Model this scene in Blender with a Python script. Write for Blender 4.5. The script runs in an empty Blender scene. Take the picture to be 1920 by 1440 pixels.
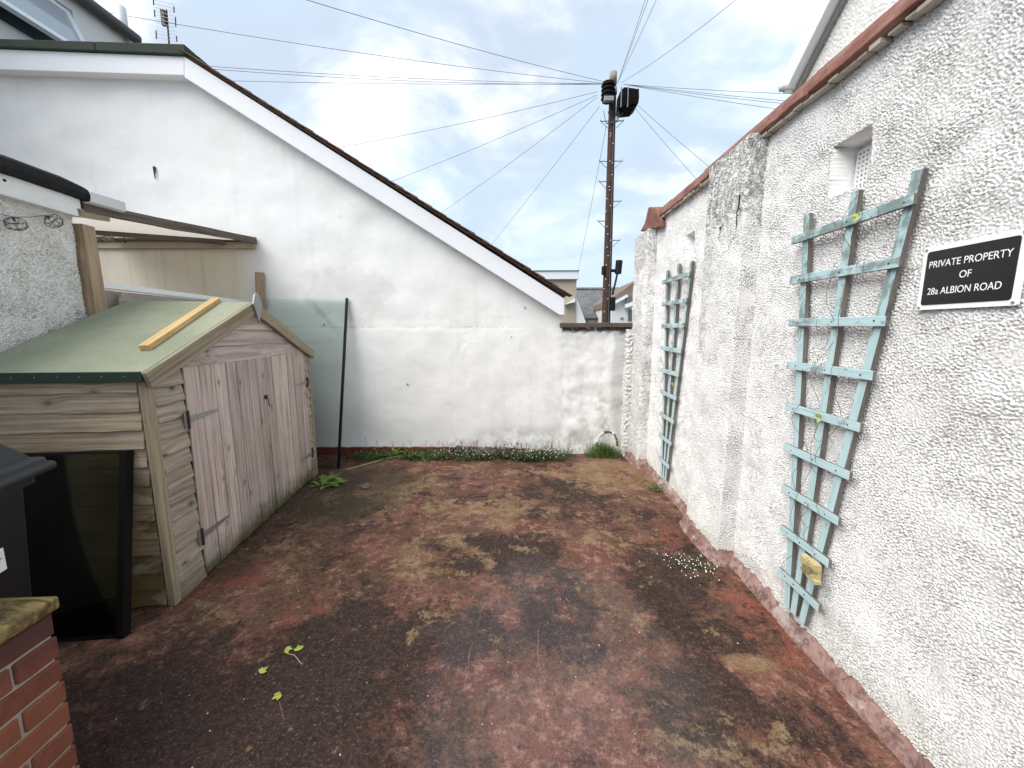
import bpy, bmesh, math, random
import numpy as np
from mathutils import Vector, Matrix, Euler
random.seed(7)
S = bpy.context.scene
C = S.collection
R = math.radians

# ------------------------------------------------------------------ camera, sky, sun, exposure
CAMH = 1.45
F, CX, CY, VPX, HY = 721.0, 960.0, 720.0, 978.0, 618.0
PITCH = math.atan((CY-HY)/F); YAW = math.atan((VPX-CX)/(F/math.cos(PITCH)))
cam = bpy.data.cameras.new('camera'); camo = bpy.data.objects.new('camera', cam); C.objects.link(camo)
cam.sensor_width = 36; cam.lens = F/1920*36; cam.clip_start = .02; cam.clip_end = 2000
camo.location = (0, 0, CAMH); camo.rotation_euler = (R(90)-PITCH, 0, YAW)
S.camera = camo
S.render.resolution_x, S.render.resolution_y = 1024, 768
S.view_settings.view_transform = 'Standard'; S.view_settings.look = 'None'
S.view_settings.gamma = 1; S.view_settings.use_curve_mapping = False
S.view_settings.exposure = 1.78
SUN_EL, SUN_AZ = 54.0, 236.0        # azimuth clockwise from +Y : behind and to the left of the camera
sd = Vector((math.sin(R(SUN_AZ))*math.cos(R(SUN_EL)), math.cos(R(SUN_AZ))*math.cos(R(SUN_EL)), math.sin(R(SUN_EL))))
sl = bpy.data.lights.new('sun', 'SUN'); so = bpy.data.objects.new('sun', sl); C.objects.link(so)
sl.energy = 1.5; sl.angle = R(55); sl.color = (1, .955, .90)
so.rotation_euler = sd.to_track_quat('Z', 'Y').to_euler(); so.location = (0, 0, 12)

# ---- node helpers
def nd(t, typ, ins=None, **at):
    n = t.nodes.new('ShaderNode'+typ)
    for k, v in at.items(): setattr(n, k, v)
    for k, v in (ins or {}).items():
        s = n.inputs[k]
        if isinstance(v, bpy.types.NodeSocket): t.links.new(v, s)
        else:
            if isinstance(v, tuple) and len(v) == 3 and s.type == 'RGBA': v = v+(1,)
            s.default_value = v
    return n
def noise(t, vec, sc, det=4, ro=.55, dist=0, dim='3D'):
    return nd(t, 'TexNoise', {'Vector': vec, 'Scale': sc, 'Detail': det, 'Roughness': ro, 'Distortion': dist}, noise_dimensions=dim).outputs['Fac']
def mth(t, op, a, b=0.0, c=0.0, clamp=False):
    n = nd(t, 'Math', {0: a, 1: b, 2: c}, operation=op); n.use_clamp = clamp; return n.outputs[0]
def mix(t, f, a, b, mode='MIX'):
    n = nd(t, 'Mix', {}, data_type='RGBA', blend_type=mode)
    for s, v in ((n.inputs[0], f), (n.inputs[6], a), (n.inputs[7], b)):
        if isinstance(v, bpy.types.NodeSocket): t.links.new(v, s)
        else: s.default_value = (v+(1,)) if isinstance(v, tuple) else v
    return n.outputs[2]
def step(t, v, lo, hi):
    n = nd(t, 'MapRange', {'Value': v, 'From Min': lo, 'From Max': hi}, interpolation_type='SMOOTHSTEP'); return n.outputs[0]
def vmul(t, v, s): return nd(t, 'VectorMath', {0: v, 1: s}, operation='MULTIPLY').outputs[0]
def vadd(t, v, s): return nd(t, 'VectorMath', {0: v, 1: s}, operation='ADD').outputs[0]
def blob(t, pos, x, y, rx, ry, nz=None, amp=.5):
    """soft ellipse mask round (x,y) on the ground or wall plane given by pos, edge broken by noise"""
    d = nd(t, 'VectorMath', {0: pos, 1: (x, y, 0)}, operation='SUBTRACT').outputs[0]
    d = vmul(t, d, (1/rx, 1/ry, 0))
    l = nd(t, 'VectorMath', {0: d}, operation='LENGTH').outputs['Value']
    if nz is not None: l = mth(t, 'ADD', l, mth(t, 'MULTIPLY', mth(t, 'SUBTRACT', nz, .5), amp*2))
    return step(t, l, 1.15, .75)

# ---- world: Nishita sky behind broken cloud
W = bpy.data.worlds.new('World'); S.world = W; W.use_nodes = True
t = W.node_tree; t.nodes.clear()
sky = nd(t, 'TexSky', {}, sky_type='NISHITA', sun_disc=False, sun_elevation=R(SUN_EL), sun_rotation=R(SUN_AZ), air_density=1.0, dust_density=1.5, ozone_density=1.0)
dirv = nd(t, 'TexCoord').outputs['Generated']
sp = nd(t, 'SeparateXYZ', {0: dirv})
zz = mth(t, 'MAXIMUM', sp.outputs[2], 0.0)
den = mth(t, 'ADD', zz, .22)
pv = nd(t, 'CombineXYZ', {0: mth(t, 'DIVIDE', sp.outputs[0], den), 1: mth(t, 'DIVIDE', sp.outputs[1], den), 2: 0.0}).outputs[0]
n1 = noise(t, vadd(t, pv, (3.1, 1.7, .3)), 1.15, 7, .52, .3)
n2 = noise(t, vadd(t, pv, (8.3, 4.2, 2.0)), 2.3, 8, .55, .4)
cl = mth(t, 'ADD', mth(t, 'MULTIPLY', n1, .65), mth(t, 'MULTIPLY', n2, .35))
cov = step(t, cl, .40, .56)
shade = step(t, noise(t, vadd(t, pv, (1.3, 9.7, 4.0)), 1.6, 7, .55, .5), .40, .60)
cloudc = mix(t, shade, (1.95, 2.28, 2.75), (3.9, 4.0, 4.15))
hazec = (2.0, 2.5, 3.0)
skyc = mix(t, .96, sky.outputs[0], hazec)
fade = step(t, zz, .10, .48)
col = mix(t, mth(t, 'MULTIPLY', cov, mth(t, 'MULTIPLY_ADD', fade, .85, .12)), skyc, cloudc)
bg = nd(t, 'Background', {'Color': col, 'Strength': .1})
wo = nd(t, 'OutputWorld'); t.links.new(bg.outputs[0], wo.inputs[0])

# ------------------------------------------------------------------ pixel helpers (photograph pixel -> direction; distance always from a plane of the place)
fw = np.array([-math.sin(YAW)*math.cos(PITCH), math.cos(YAW)*math.cos(PITCH), -math.sin(PITCH)])
rt = np.array([math.cos(YAW), math.sin(YAW), 0]); upv = np.cross(rt, fw); CAM = np.array([0, 0, CAMH])
def ray(x, y): return fw*F+rt*(x-CX)-upv*(y-CY)
def gz(x, y, z=0): d = ray(x, y); return CAM+d*((z-CAMH)/d[2])
def onx(x, y, X): d = ray(x, y); return CAM+d*(X/d[0])
def ony(x, y, Y): d = ray(x, y); return CAM+d*(Y/d[1])
def onpl(x, y, p, n): d = ray(x, y); return CAM+d*(np.dot(np.array(p)-CAM, n)/np.dot(d, n))
# shed frame (u along door face, v into depth) and back-wall frame
A = np.array([-1.854, 1.832, 0.]); U = np.array([-.124, .992, 0]); U /= np.linalg.norm(U); V = np.array([-U[1], U[0], 0])
SHED_ROT = math.atan2(U[1], U[0])
def uvz(P): r = np.array(P)-A; return Vector((r@U, r@V, P[2]))
def door(x, y, o=0.): return uvz(onpl(x, y, A+V*o, V))
BX = np.array([1, .03, 0.]); BX /= np.linalg.norm(BX); BY = np.array([-BX[1], BX[0], 0]); B0 = np.array([0, 4.40, 0.])
BACK_ROT = math.atan2(BX[1], BX[0])
def bl(x, y, off=0.):
    P = onpl(x, y, B0-BY*off, BY); r = P-B0; return Vector((r@BX, r@BY, P[2]))

# ------------------------------------------------------------------ object helpers
def tag(o, label=None, cat=None, group=None, kind=None):
    for k, v in (('label', label), ('category', cat), ('group', group), ('kind', kind)):
        if v: o[k] = v
    return o
def root(name, label, cat, loc=(0, 0, 0), rz=0., group=None):
    o = bpy.data.objects.new(name, None); o.empty_display_size = .1; C.objects.link(o)
    o.location = loc; o.rotation_euler = (0, 0, rz); return tag(o, label, cat, group)
def link(name, me, m, parent=None, smooth=False):
    if m and not me.materials: me.materials.append(m)
    o = bpy.data.objects.new(name, me); C.objects.link(o)
    if parent: o.parent = parent
    if smooth: me.shade_smooth()
    return o
class MB:
    def __init__(s): s.v = []; s.f = []
    def add(s, vs, fs):
        b = len(s.v); s.v += [tuple(v) for v in vs]; s.f += [tuple(i+b for i in f) for f in fs]; return s
    def box(s, lo, hi, M=None):
        vs = [Vector((x, y, z)) for x in (lo[0], hi[0]) for y in (lo[1], hi[1]) for z in (lo[2], hi[2])]
        if M: vs = [M@v for v in vs]
        return s.add(vs, [(0, 1, 3, 2), (4, 6, 7, 5), (0, 4, 5, 1), (2, 3, 7, 6), (0, 2, 6, 4), (1, 5, 7, 3)])
    def prism(s, pts, d0, d1, axis='y'):
        """polygon pts (a,b) extruded along axis from d0 to d1"""
        f = {'y': lambda a, b, d: (a, d, b), 'x': lambda a, b, d: (d, a, b), 'z': lambda a, b, d: (a, b, d)}[axis]
        n = len(pts)
        vs = [f(a, b, d0) for a, b in pts]+[f(a, b, d1) for a, b in pts]
        return s.add(vs, [tuple(range(n)), tuple(range(2*n-1, n-1, -1))]+[(i, i+n, (i+1) % n+n, (i+1) % n) for i in range(n)])
    def tube(s, pts, r, n=6, r1=None, cap=True):
        pts = [Vector(p) for p in pts]; rings = []; N = len(pts)
        up = None
        for i, p in enumerate(pts):
            d = (pts[min(i+1, N-1)]-pts[max(i-1, 0)]).normalized()
            if up is None: up = d.orthogonal().normalized()
            up = (up-d*up.dot(d)).normalized(); w = d.cross(up)
            rr = r if r1 is None else r+(r1-r)*i/(N-1)
            if callable(rr): rr = rr(i/(N-1))
            rings.append([p+(up*math.cos(a)+w*math.sin(a))*rr for a in [2*math.pi*k/n for k in range(n)]])
        fs = [(i*n+k, i*n+(k+1) % n, (i+1)*n+(k+1) % n, (i+1)*n+k) for i in range(N-1) for k in range(n)]
        if cap: fs += [tuple(range(n-1, -1, -1)), tuple((N-1)*n+k for k in range(n))]
        return s.add([v for q in rings for v in q], fs)
    def mesh(s, name):
        me = bpy.data.meshes.new(name); me.from_pydata(s.v, [], s.f); me.update()
        bm = bmesh.new(); bm.from_mesh(me); bmesh.ops.recalc_face_normals(bm, faces=bm.faces); bm.to_mesh(me); bm.free(); return me
    def build(s, name, m, parent=None, bev=0., smooth=False):
        o = link(name, s.mesh(name), m, parent, smooth)
        if bev: bevel(o, bev)
        return o
def bevel(o, w, seg=2):
    b = o.modifiers.new('bevel', 'BEVEL'); b.width = w; b.segments = seg; b.limit_method = 'ANGLE'; b.angle_limit = R(40)
def plank(name, parent, p0, p1, nrm, w, th, m, seg=6, wob=.0, edge=.0, bev=.002, cut0=0., cut1=0., cup=0.):
    """timber piece: local x from p0 to p1, local z = nrm (the face), y = width. wob: bend, edge: uneven lower edge"""
    p0, p1, nrm = Vector(p0), Vector(p1), Vector(nrm).normalized()
    x = (p1-p0); L = x.length; x.normalize(); nrm = (nrm-x*nrm.dot(x)).normalized(); y = nrm.cross(x)
    bm = bmesh.new(); rings = []
    a, b = random.random()*9, random.random()*9
    for i in range(seg+1):
        s = i/seg; X = (s-.5)*L
        dz = wob*math.sin(a+s*5); e = edge*(math.sin(b+s*9)+.6*math.sin(a*3+s*23))
        e2 = edge*.4*math.sin(a+s*13)
        def xx(yy): return X+(cut0*yy if i == 0 else 0)+(cut1*yy if i == seg else 0)
        rings.append([bm.verts.new((xx(-w/2), -w/2+e, dz-th/2)), bm.verts.new((xx(w/2), w/2+e2, dz-th/2)),
                      bm.verts.new((xx(w/2), w/2+e2, dz+th/2)), bm.verts.new((xx(0), 0, dz+th/2+cup)), bm.verts.new((xx(-w/2), -w/2+e, dz+th/2))])
    n = 5
    for i in range(seg):
        for k in range(n): bm.faces.new((rings[i][k], rings[i][(k+1) % n], rings[i+1][(k+1) % n], rings[i+1][k]))
    bm.faces.new(rings[0][::-1]); bm.faces.new(rings[-1])
    bmesh.ops.recalc_face_normals(bm, faces=bm.faces)
    me = bpy.data.meshes.new(name); bm.to_mesh(me); bm.free()
    o = link(name, me, m, parent)
    M = Matrix((x, y, nrm)).transposed().to_4x4(); M.translation = (p0+p1)/2
    o.location = M.translation; o.rotation_euler = M.to_euler()
    if bev: bevel(o, bev, 1)
    return o
def copy_tree(o, parent=None):
    c = o.copy(); C.objects.link(c); c.parent = parent
    for ch in list(o.children): copy_tree(ch, c)
    return c

# ---- heightfield noise
def fftn(nx, ny, d, lam, bw=.45, seed=0):
    r = np.random.default_rng(seed).standard_normal((nx, ny))
    kx = np.fft.fftfreq(nx, d)[:, None]; ky = np.fft.rfftfreq(ny, d)[None]
    k = np.sqrt(kx**2+ky**2)+1e-9
    g = np.exp(-(np.log(k*lam)**2)/(2*bw**2))
    h = np.fft.irfft2(np.fft.rfft2(r)*g, s=(nx, ny)); return h/h.std()
def grid_mesh(name, P, m, parent, keep=None, smooth=True, flip=False):
    """P: (nx,ny,3) array -> mesh"""
    nx, ny = P.shape[:2]
    i = np.arange((nx-1)*(ny-1)); a = i//(ny-1)*ny+i % (ny-1)
    q = np.stack([a, a+ny, a+ny+1, a+1] if not flip else [a, a+1, a+ny+1, a+ny], 1)
    if keep is not None: q = q[keep.ravel()]
    me = bpy.data.meshes.new(name)
    me.vertices.add(nx*ny); me.vertices.foreach_set('co', P.reshape(-1).astype(np.float32))
    me.loops.add(q.size); me.loops.foreach_set('vertex_index', q.reshape(-1).astype(np.int32))
    me.polygons.add(len(q)); me.polygons.foreach_set('loop_start', np.arange(0, q.size, 4, dtype=np.int32))
    me.polygons.foreach_set('loop_total', np.full(len(q), 4, dtype=np.int32))
    me.update(calc_edges=True); me.validate()
    if smooth: me.shade_smooth()
    return link(name, me, m, parent)
def rough_path(name, parent, m, pts, z0, z1, d, amp=.0045, seed=0, side=1, rnd=3, recess=(), fade_top=None, lam=.0108):
    """roughcast face swept along a plan polyline; relief is real geometry"""
    out = [np.array(pts[0], float)]
    for p, q in zip(pts[:-1], pts[1:]):
        p, q = np.array(p, float), np.array(q, float); n = max(1, int(round(np.linalg.norm(q-p)/d)))
        out += [p+(q-p)*k/n for k in range(1, n+1)]
    P = np.array(out)
    for _ in range(rnd): P[1:-1] = (P[:-2]+2*P[1:-1]+P[2:])/4
    T = np.gradient(P, axis=0); T /= np.linalg.norm(T, axis=1)[:, None]+1e-9
    N = np.stack([-T[:, 1], T[:, 0]], 1)*side
    nz = int((z1-z0)/d)+1; z = np.linspace(z0, z1, nz)
    nx = len(P)
    h = fftn(nx, nz, d, lam, .35, seed); h2 = fftn(nx, nz, d, lam*.45, .3, seed+1); h3 = fftn(nx, nz, d, .5, .6, seed+2)
    big = fftn(nx, nz, d, .25, .5, seed+3)
    H = amp*np.clip(h, -2.4, .40)*(1+.3*big)+amp*.30*h2+.0025*h3
    for (y0, y1, za, zb, dep) in recess:
        jy = 0*big
        ins = ((P[:, 1][:, None]+jy > y0) & (P[:, 1][:, None]+jy < y1) & (z[None]+jy > za) & (z[None]+jy < zb))
        H = np.where(ins, -dep+.15*H, H)
    G = np.zeros((nx, nz, 3)); G[..., 0] = P[:, 0][:, None]+N[:, 0][:, None]*H; G[..., 1] = P[:, 1][:, None]+N[:, 1][:, None]*H; G[..., 2] = z[None]
    return grid_mesh(name, G, m, parent)

# ------------------------------------------------------------------ materials
def mat(name, rough=.7, spec=.4):
    m = bpy.data.materials.new(name); m.use_nodes = True; t = m.node_tree
    b = t.nodes['Principled BSDF']; b.inputs['Roughness'].default_value = rough; b.inputs['Specular IOR Level'].default_value = spec
    return m, t, b
def setc(t, b, c, rough=None, h=None, hd=.01, hs=.5):
    if isinstance(c, bpy.types.NodeSocket): t.links.new(c, b.inputs['Base Color'])
    else: b.inputs['Base Color'].default_value = c+(1,)
    if rough is not None: t.links.new(rough, b.inputs['Roughness'])
    if h is not None:
        n = nd(t, 'Bump', {'Height': h, 'Distance': hd, 'Strength': hs}); t.links.new(n.outputs[0], b.inputs['Normal'])
def wpos(t): return nd(t, 'NewGeometry').outputs['Position']
def opos(t): return nd(t, 'TexCoord').outputs['Object']
def zof(t, p): return nd(t, 'SeparateXYZ', {0: p}).outputs
def plain(name, col, rough=.6, spec=.4, var=.15, sc=12, bump=.0, metal=0.):
    m, t, b = mat(name, rough, spec); p = opos(t)
    n = noise(t, p, sc, 6, .6)
    k = mth(t, 'MULTIPLY_ADD', n, var*2, 1-var)
    c = mix(t, 1.0, col, nd(t, 'CombineColor', {0: k, 1: k, 2: k}).outputs[0], 'MULTIPLY')
    setc(t, b, c, h=noise(t, p, sc*6, 4) if bump else None, hd=bump or .01)
    b.inputs['Metallic'].default_value = metal
    return m
def roughcast(name, base=(.80, .80, .79), grime=.4, stain=None):
    m, t, b = mat(name, .85, .2); p = wpos(t); s = zof(t, p)
    n = noise(t, p, 1.6, 6, .6); n2 = noise(t, p, 9, 6, .65); n3 = noise(t, p, 55, 3, .6)
    str_ = noise(t, vmul(t, p, (9, 9, .8)), 1.5, 5, .6)
    g = step(t, mth(t, 'ADD', mth(t, 'MULTIPLY', n, .6), mth(t, 'MULTIPLY', str_, .4)), .46, .72)
    c = mix(t, mth(t, 'MULTIPLY', g, grime), base, (.56, .55, .51))
    c = mix(t, mth(t, 'MULTIPLY', step(t, n2, .52, .8), .15), c, (.62, .61, .58))
    c = mix(t, mth(t, 'MULTIPLY', step(t, n3, .62, .85), .3), c, (.5, .5, .48))
    # green-grey splash line near the ground
    spl = mth(t, 'MULTIPLY', step(t, mth(t, 'ADD', s[2], mth(t, 'MULTIPLY', n2, .25)), .42, .12), .45)
    c = mix(t, spl, c, (.50, .48, .38))
    if stain:
        for (y, z, ry, rz, am) in stain:
            yz = nd(t, 'CombineXYZ', {0: s[1], 1: s[2], 2: 0.0}).outputs[0]
            k = blob(t, yz, y, z, ry, rz, n2, .9)
            k = mth(t, 'MULTIPLY', k, step(t, noise(t, p, 34, 5, .7), .40, .58))
            c = mix(t, mth(t, 'MULTIPLY', k, am), c, (.07, .07, .065))
    setc(t, b, c, h=noise(t, p, 190, 4, .65), hd=.004, hs=.8)
    return m
def wood(name, c1, c2, dark, grey=(.25, .235, .225), greyamt=.5, knots=.5, green=0., wet=0., rough=.75, var=.28):
    m, t, b = mat(name, rough, .3); p = opos(t); w = wpos(t)
    rnd = nd(t, 'ObjectInfo').outputs['Random']
    off = nd(t, 'CombineXYZ', {0: mth(t, 'MULTIPLY', rnd, 37.), 1: mth(t, 'MULTIPLY', rnd, 11.), 2: mth(t, 'MULTIPLY', rnd, 5.)}).outputs[0]
    q = vadd(t, p, off)
    vk = nd(t, 'TexVoronoi', {'Vector': vmul(t, q, (3.4, 5.2, 1.0)), 'Scale': 1.0}, feature='F1', voronoi_dimensions='2D')
    sel = step(t, nd(t, 'SeparateColor', {0: vk.outputs['Color']}).outputs[0], .50, .55); vk = mth(t, 'ADD', vk.outputs['Distance'], mth(t, 'MULTIPLY', sel, 1.0))
    near = step(t, vk, .36, .0)
    warp = vadd(t, q, nd(t, 'CombineXYZ', {0: 0.0, 1: mth(t, 'MULTIPLY', near, .014), 2: 0.0}).outputs[0])
    gr = noise(t, vmul(t, warp, (1.6, 62, 34)), 1.0, 6, .66, .08)
    gr2 = noise(t, vmul(t, warp, (.7, 17, 12)), 1.0, 4, .6, .12)
    c = mix(t, step(t, gr, .36, .64), tuple(x*.82 for x in c1), c2)
    c = mix(t, mth(t, 'MULTIPLY', step(t, gr2, .54, .70), .40), c, dark)
    c = mix(t, mth(t, 'MULTIPLY', step(t, noise(t, q, 3.5, 5, .6), .35, .65), greyamt), c, grey)
    if knots:
        c = mix(t, mth(t, 'MULTIPLY', step(t, vk, .075, .045), knots), c, tuple(x*.45 for x in dark))
        c = mix(t, mth(t, 'MULTIPLY', mth(t, 'MULTIPLY', step(t, vk, .17, .06), knots), .45), c, dark)
    k = mth(t, 'MULTIPLY_ADD', nd(t, 'TexWhiteNoise', {'W': rnd}, noise_dimensions='1D').outputs[0], var*2, 1-var)
    c = mix(t, 1.0, c, nd(t, 'CombineColor', {0: k, 1: k, 2: k}).outputs[0], 'MULTIPLY')
    z = zof(t, w)[2]
    if green:
        nn = noise(t, w, 7, 5, .6)
        gm = step(t, mth(t, 'ADD', z, mth(t, 'MULTIPLY', nn, .26)), .34, .13)
        c = mix(t, mth(t, 'MULTIPLY', gm, green), c, (.045, .055, .012))
    if wet:
        wn = noise(t, vmul(t, w, (1.6, 1.6, 3.0)), 1.3, 4, .55, .8)
        wm = mth(t, 'MULTIPLY', step(t, wn, .53, .57), step(t, z, 1.0, .45))
        c = mix(t, mth(t, 'MULTIPLY', wm, wet), c, (.075, .042, .014))
        yl = step(t, z, 1.15, .35)
        c = mix(t, mth(t, 'MULTIPLY', yl, .5), c, (.20, .155, .065))
    setc(t, b, c, h=gr, hd=.0025, hs=.7)
    return m

M = {}
# yard floor: worn red paint, black algae, tan lichen, damp, painted front-left shade
m, t, b = mat('yard_floor', .5, .22); p = wpos(t); s = zof(t, p)
def fl(o, sc, ro=.74, di=.5, det=14): return noise(t, vadd(t, p, o), sc, det, ro, di*.16)
a1 = fl((0, 0, 0), .8, .5, .3, 6); a2 = fl((5, 1, 2), 2.4, .70); a3 = fl((1, 7, 3), 7.0, .76, .8); a4 = fl((3, 2, 9), 34, .72, .6, 8); a5 = fl((8, 8, 1), 150, .6, 0, 3)
f1 = fl((2, 5, 7), 3.2, .76, .7); f2 = fl((9, 4, 1), 5.5, .78, .9); f3 = fl((6, 6, 6), 16, .78, 1.4, 10); f4 = fl((4, 9, 2), 4.2, .77, .8)
red = mix(t, step(t, a2, .38, .62), (.095, .030, .020), (.165, .073, .053))
red = mix(t, mth(t, 'MULTIPLY', step(t, f3, .50, .58), .8), red, (.27, .145, .110))
hot = blob(t, p, -1.72, 2.04, .22, .15, a3, 1.3)
for (hx, hy, hrx, hry) in ((-1.15, 1.80, .14, .10), (1.12, 2.62, .17, .20), (1.18, 1.80, .13, .30)):
    hot = mth(t, 'MAXIMUM', hot, blob(t, p, hx, hy, hrx, hry, a3, 1.3))
hot = mth(t, 'MULTIPLY', hot, step(t, f3, .38, .52))
red = mix(t, mth(t, 'MULTIPLY', hot, .75), red, (.185, .052, .031))
# brown film, then black algae, with the front-left shade painted in
c = mix(t, mth(t, 'MULTIPLY', step(t, f1, .43, .56), .85), red, mix(t, step(t, a4, .4, .6), (.040, .020, .012), (.100, .055, .034)))
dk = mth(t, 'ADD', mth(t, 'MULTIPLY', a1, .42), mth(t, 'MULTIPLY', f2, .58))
bias = mth(t, 'MULTIPLY', blob(t, p, -1.1, 1.15, 1.1, .75, a2, .8), .07)  # front-left shade painted into the floor as extra dark
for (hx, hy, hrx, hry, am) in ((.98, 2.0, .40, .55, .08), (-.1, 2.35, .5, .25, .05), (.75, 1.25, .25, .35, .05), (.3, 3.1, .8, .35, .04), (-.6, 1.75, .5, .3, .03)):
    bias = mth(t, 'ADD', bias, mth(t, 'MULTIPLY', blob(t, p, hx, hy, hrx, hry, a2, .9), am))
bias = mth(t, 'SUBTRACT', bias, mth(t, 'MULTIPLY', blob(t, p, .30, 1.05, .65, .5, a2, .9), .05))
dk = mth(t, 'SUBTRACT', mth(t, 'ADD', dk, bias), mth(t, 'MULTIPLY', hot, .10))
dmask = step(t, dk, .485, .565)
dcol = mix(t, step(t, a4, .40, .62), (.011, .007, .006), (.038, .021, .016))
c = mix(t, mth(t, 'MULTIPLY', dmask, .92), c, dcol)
# tan lichen / bare screed
tn = mth(t, 'ADD', f4, mth(t, 'MULTIPLY', step(t, s[1], 1.5, 3.3), .035))
tn = mth(t, 'SUBTRACT', tn, mth(t, 'MULTIPLY', blob(t, p, -.9, 1.1, 1.2, .6), .06))  # less tan front-left, part of the same painted shade
for (hx, hy, hrx, hry, am) in ((1.0, 3.8, .55, .45, .10), (-.55, 2.25, .45, .22, .06), (-.30, 2.85, .55, .30, .06), (-.95, 3.2, .5, .35, .05), (.65, 1.35, .25, .25, .03)):
    tn = mth(t, 'ADD', tn, mth(t, 'MULTIPLY', blob(t, p, hx, hy, hrx, hry, a2, .9), am))
tm = mth(t, 'MAXIMUM', step(t, tn, .555, .60), blob(t, p, 1.0, 1.53, .12, .05, a3, 1.2))
tcol = mix(t, step(t, a3, .40, .60), (.155, .092, .045), (.24, .165, .098))
c = mix(t, mth(t, 'MULTIPLY', tm, mth(t, 'MULTIPLY_ADD', step(t, a4, .36, .54), .55, .35)), c, tcol)
c = mix(t, mth(t, 'MULTIPLY', blob(t, p, -1.55, 3.3, .55, .75, f2, .9), .5), c, (.055, .045, .022))
# pale scrapes, grit and pits
c = mix(t, mth(t, 'MULTIPLY', step(t, fl((4, 4, 4), 13, .8, 2.2, 10), .615, .66), .6), c, (.33, .21, .175))
gp = fl((5, 5, 9), 75, .62, 0, 5)
c = mix(t, mth(t, 'MULTIPLY', step(t, gp, .56, .70), .45), c, (.24, .155, .12))
c = mix(t, mth(t, 'MULTIPLY', step(t, gp, .47, .33), .55), c, (.014, .009, .007))
c = mix(t, mth(t, 'MULTIPLY', step(t, a5, .60, .74), .55), c, (.33, .26, .23))
c = mix(t, mth(t, 'MULTIPLY', step(t, a5, .44, .30), .6), c, (.012, .009, .008))
def crack(t, p, x0, sl, y0, y1, wd):
    s = zof(t, p); d = mth(t, 'SUBTRACT', mth(t, 'ADD', s[0], mth(t, 'MULTIPLY', mth(t, 'SUBTRACT', noise(t, p, 2.5, 5, .6), .5), .10)), mth(t, 'MULTIPLY_ADD', s[1], sl, x0))
    k = step(t, mth(t, 'ABSOLUTE', d), wd, wd*.3)
    return mth(t, 'MULTIPLY', k, mth(t, 'MULTIPLY', step(t, s[1], y0, y0+.06), step(t, s[1], y1, y1-.06)))
ck = mth(t, 'MAXIMUM', crack(t, p, -.30, .05, 1.35, 2.5, .0028), crack(t, p, .10, -.01, 1.2, 1.75, .0025))
c = mix(t, mth(t, 'MULTIPLY', ck, mth(t, 'MULTIPLY', step(t, a3, .40, .55), .4)), c, (.30, .20, .13))
ro = mth(t, 'ADD', mth(t, 'MULTIPLY_ADD', step(t, a1, .35, .65), -.08, .74), mth(t, 'MULTIPLY', tm, .15))
ro = mth(t, 'ADD', ro, mth(t, 'MULTIPLY', mth(t, 'SUBTRACT', a4, .5), .3))
hh = mth(t, 'ADD', mth(t, 'MULTIPLY', gp, .8), mth(t, 'ADD', mth(t, 'MULTIPLY', a5, .40), mth(t, 'MULTIPLY', a3, .45)))
hh = mth(t, 'ADD', hh, mth(t, 'MULTIPLY', mth(t, 'SUBTRACT', tm, dmask), .35))
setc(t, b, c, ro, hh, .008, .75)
# film of water standing on the middle of the yard
wet = mth(t, 'MULTIPLY', blob(t, p, .20, 1.30, .60, 1.0, a2, .9), mth(t, 'MULTIPLY_ADD', step(t, a2, .40, .60), .40, .60))
t.links.new(wet, b.inputs['Coat Weight']); b.inputs['Coat Roughness'].default_value = .24; b.inputs['Coat IOR'].default_value = 1.55
cbp = nd(t, 'Bump', {'Height': hh, 'Distance': .004, 'Strength': .45}); t.links.new(cbp.outputs[0], b.inputs['Coat Normal'])
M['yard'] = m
M['street'] = plain('street_asphalt', (.06, .06, .062), .8, sc=4)

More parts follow.
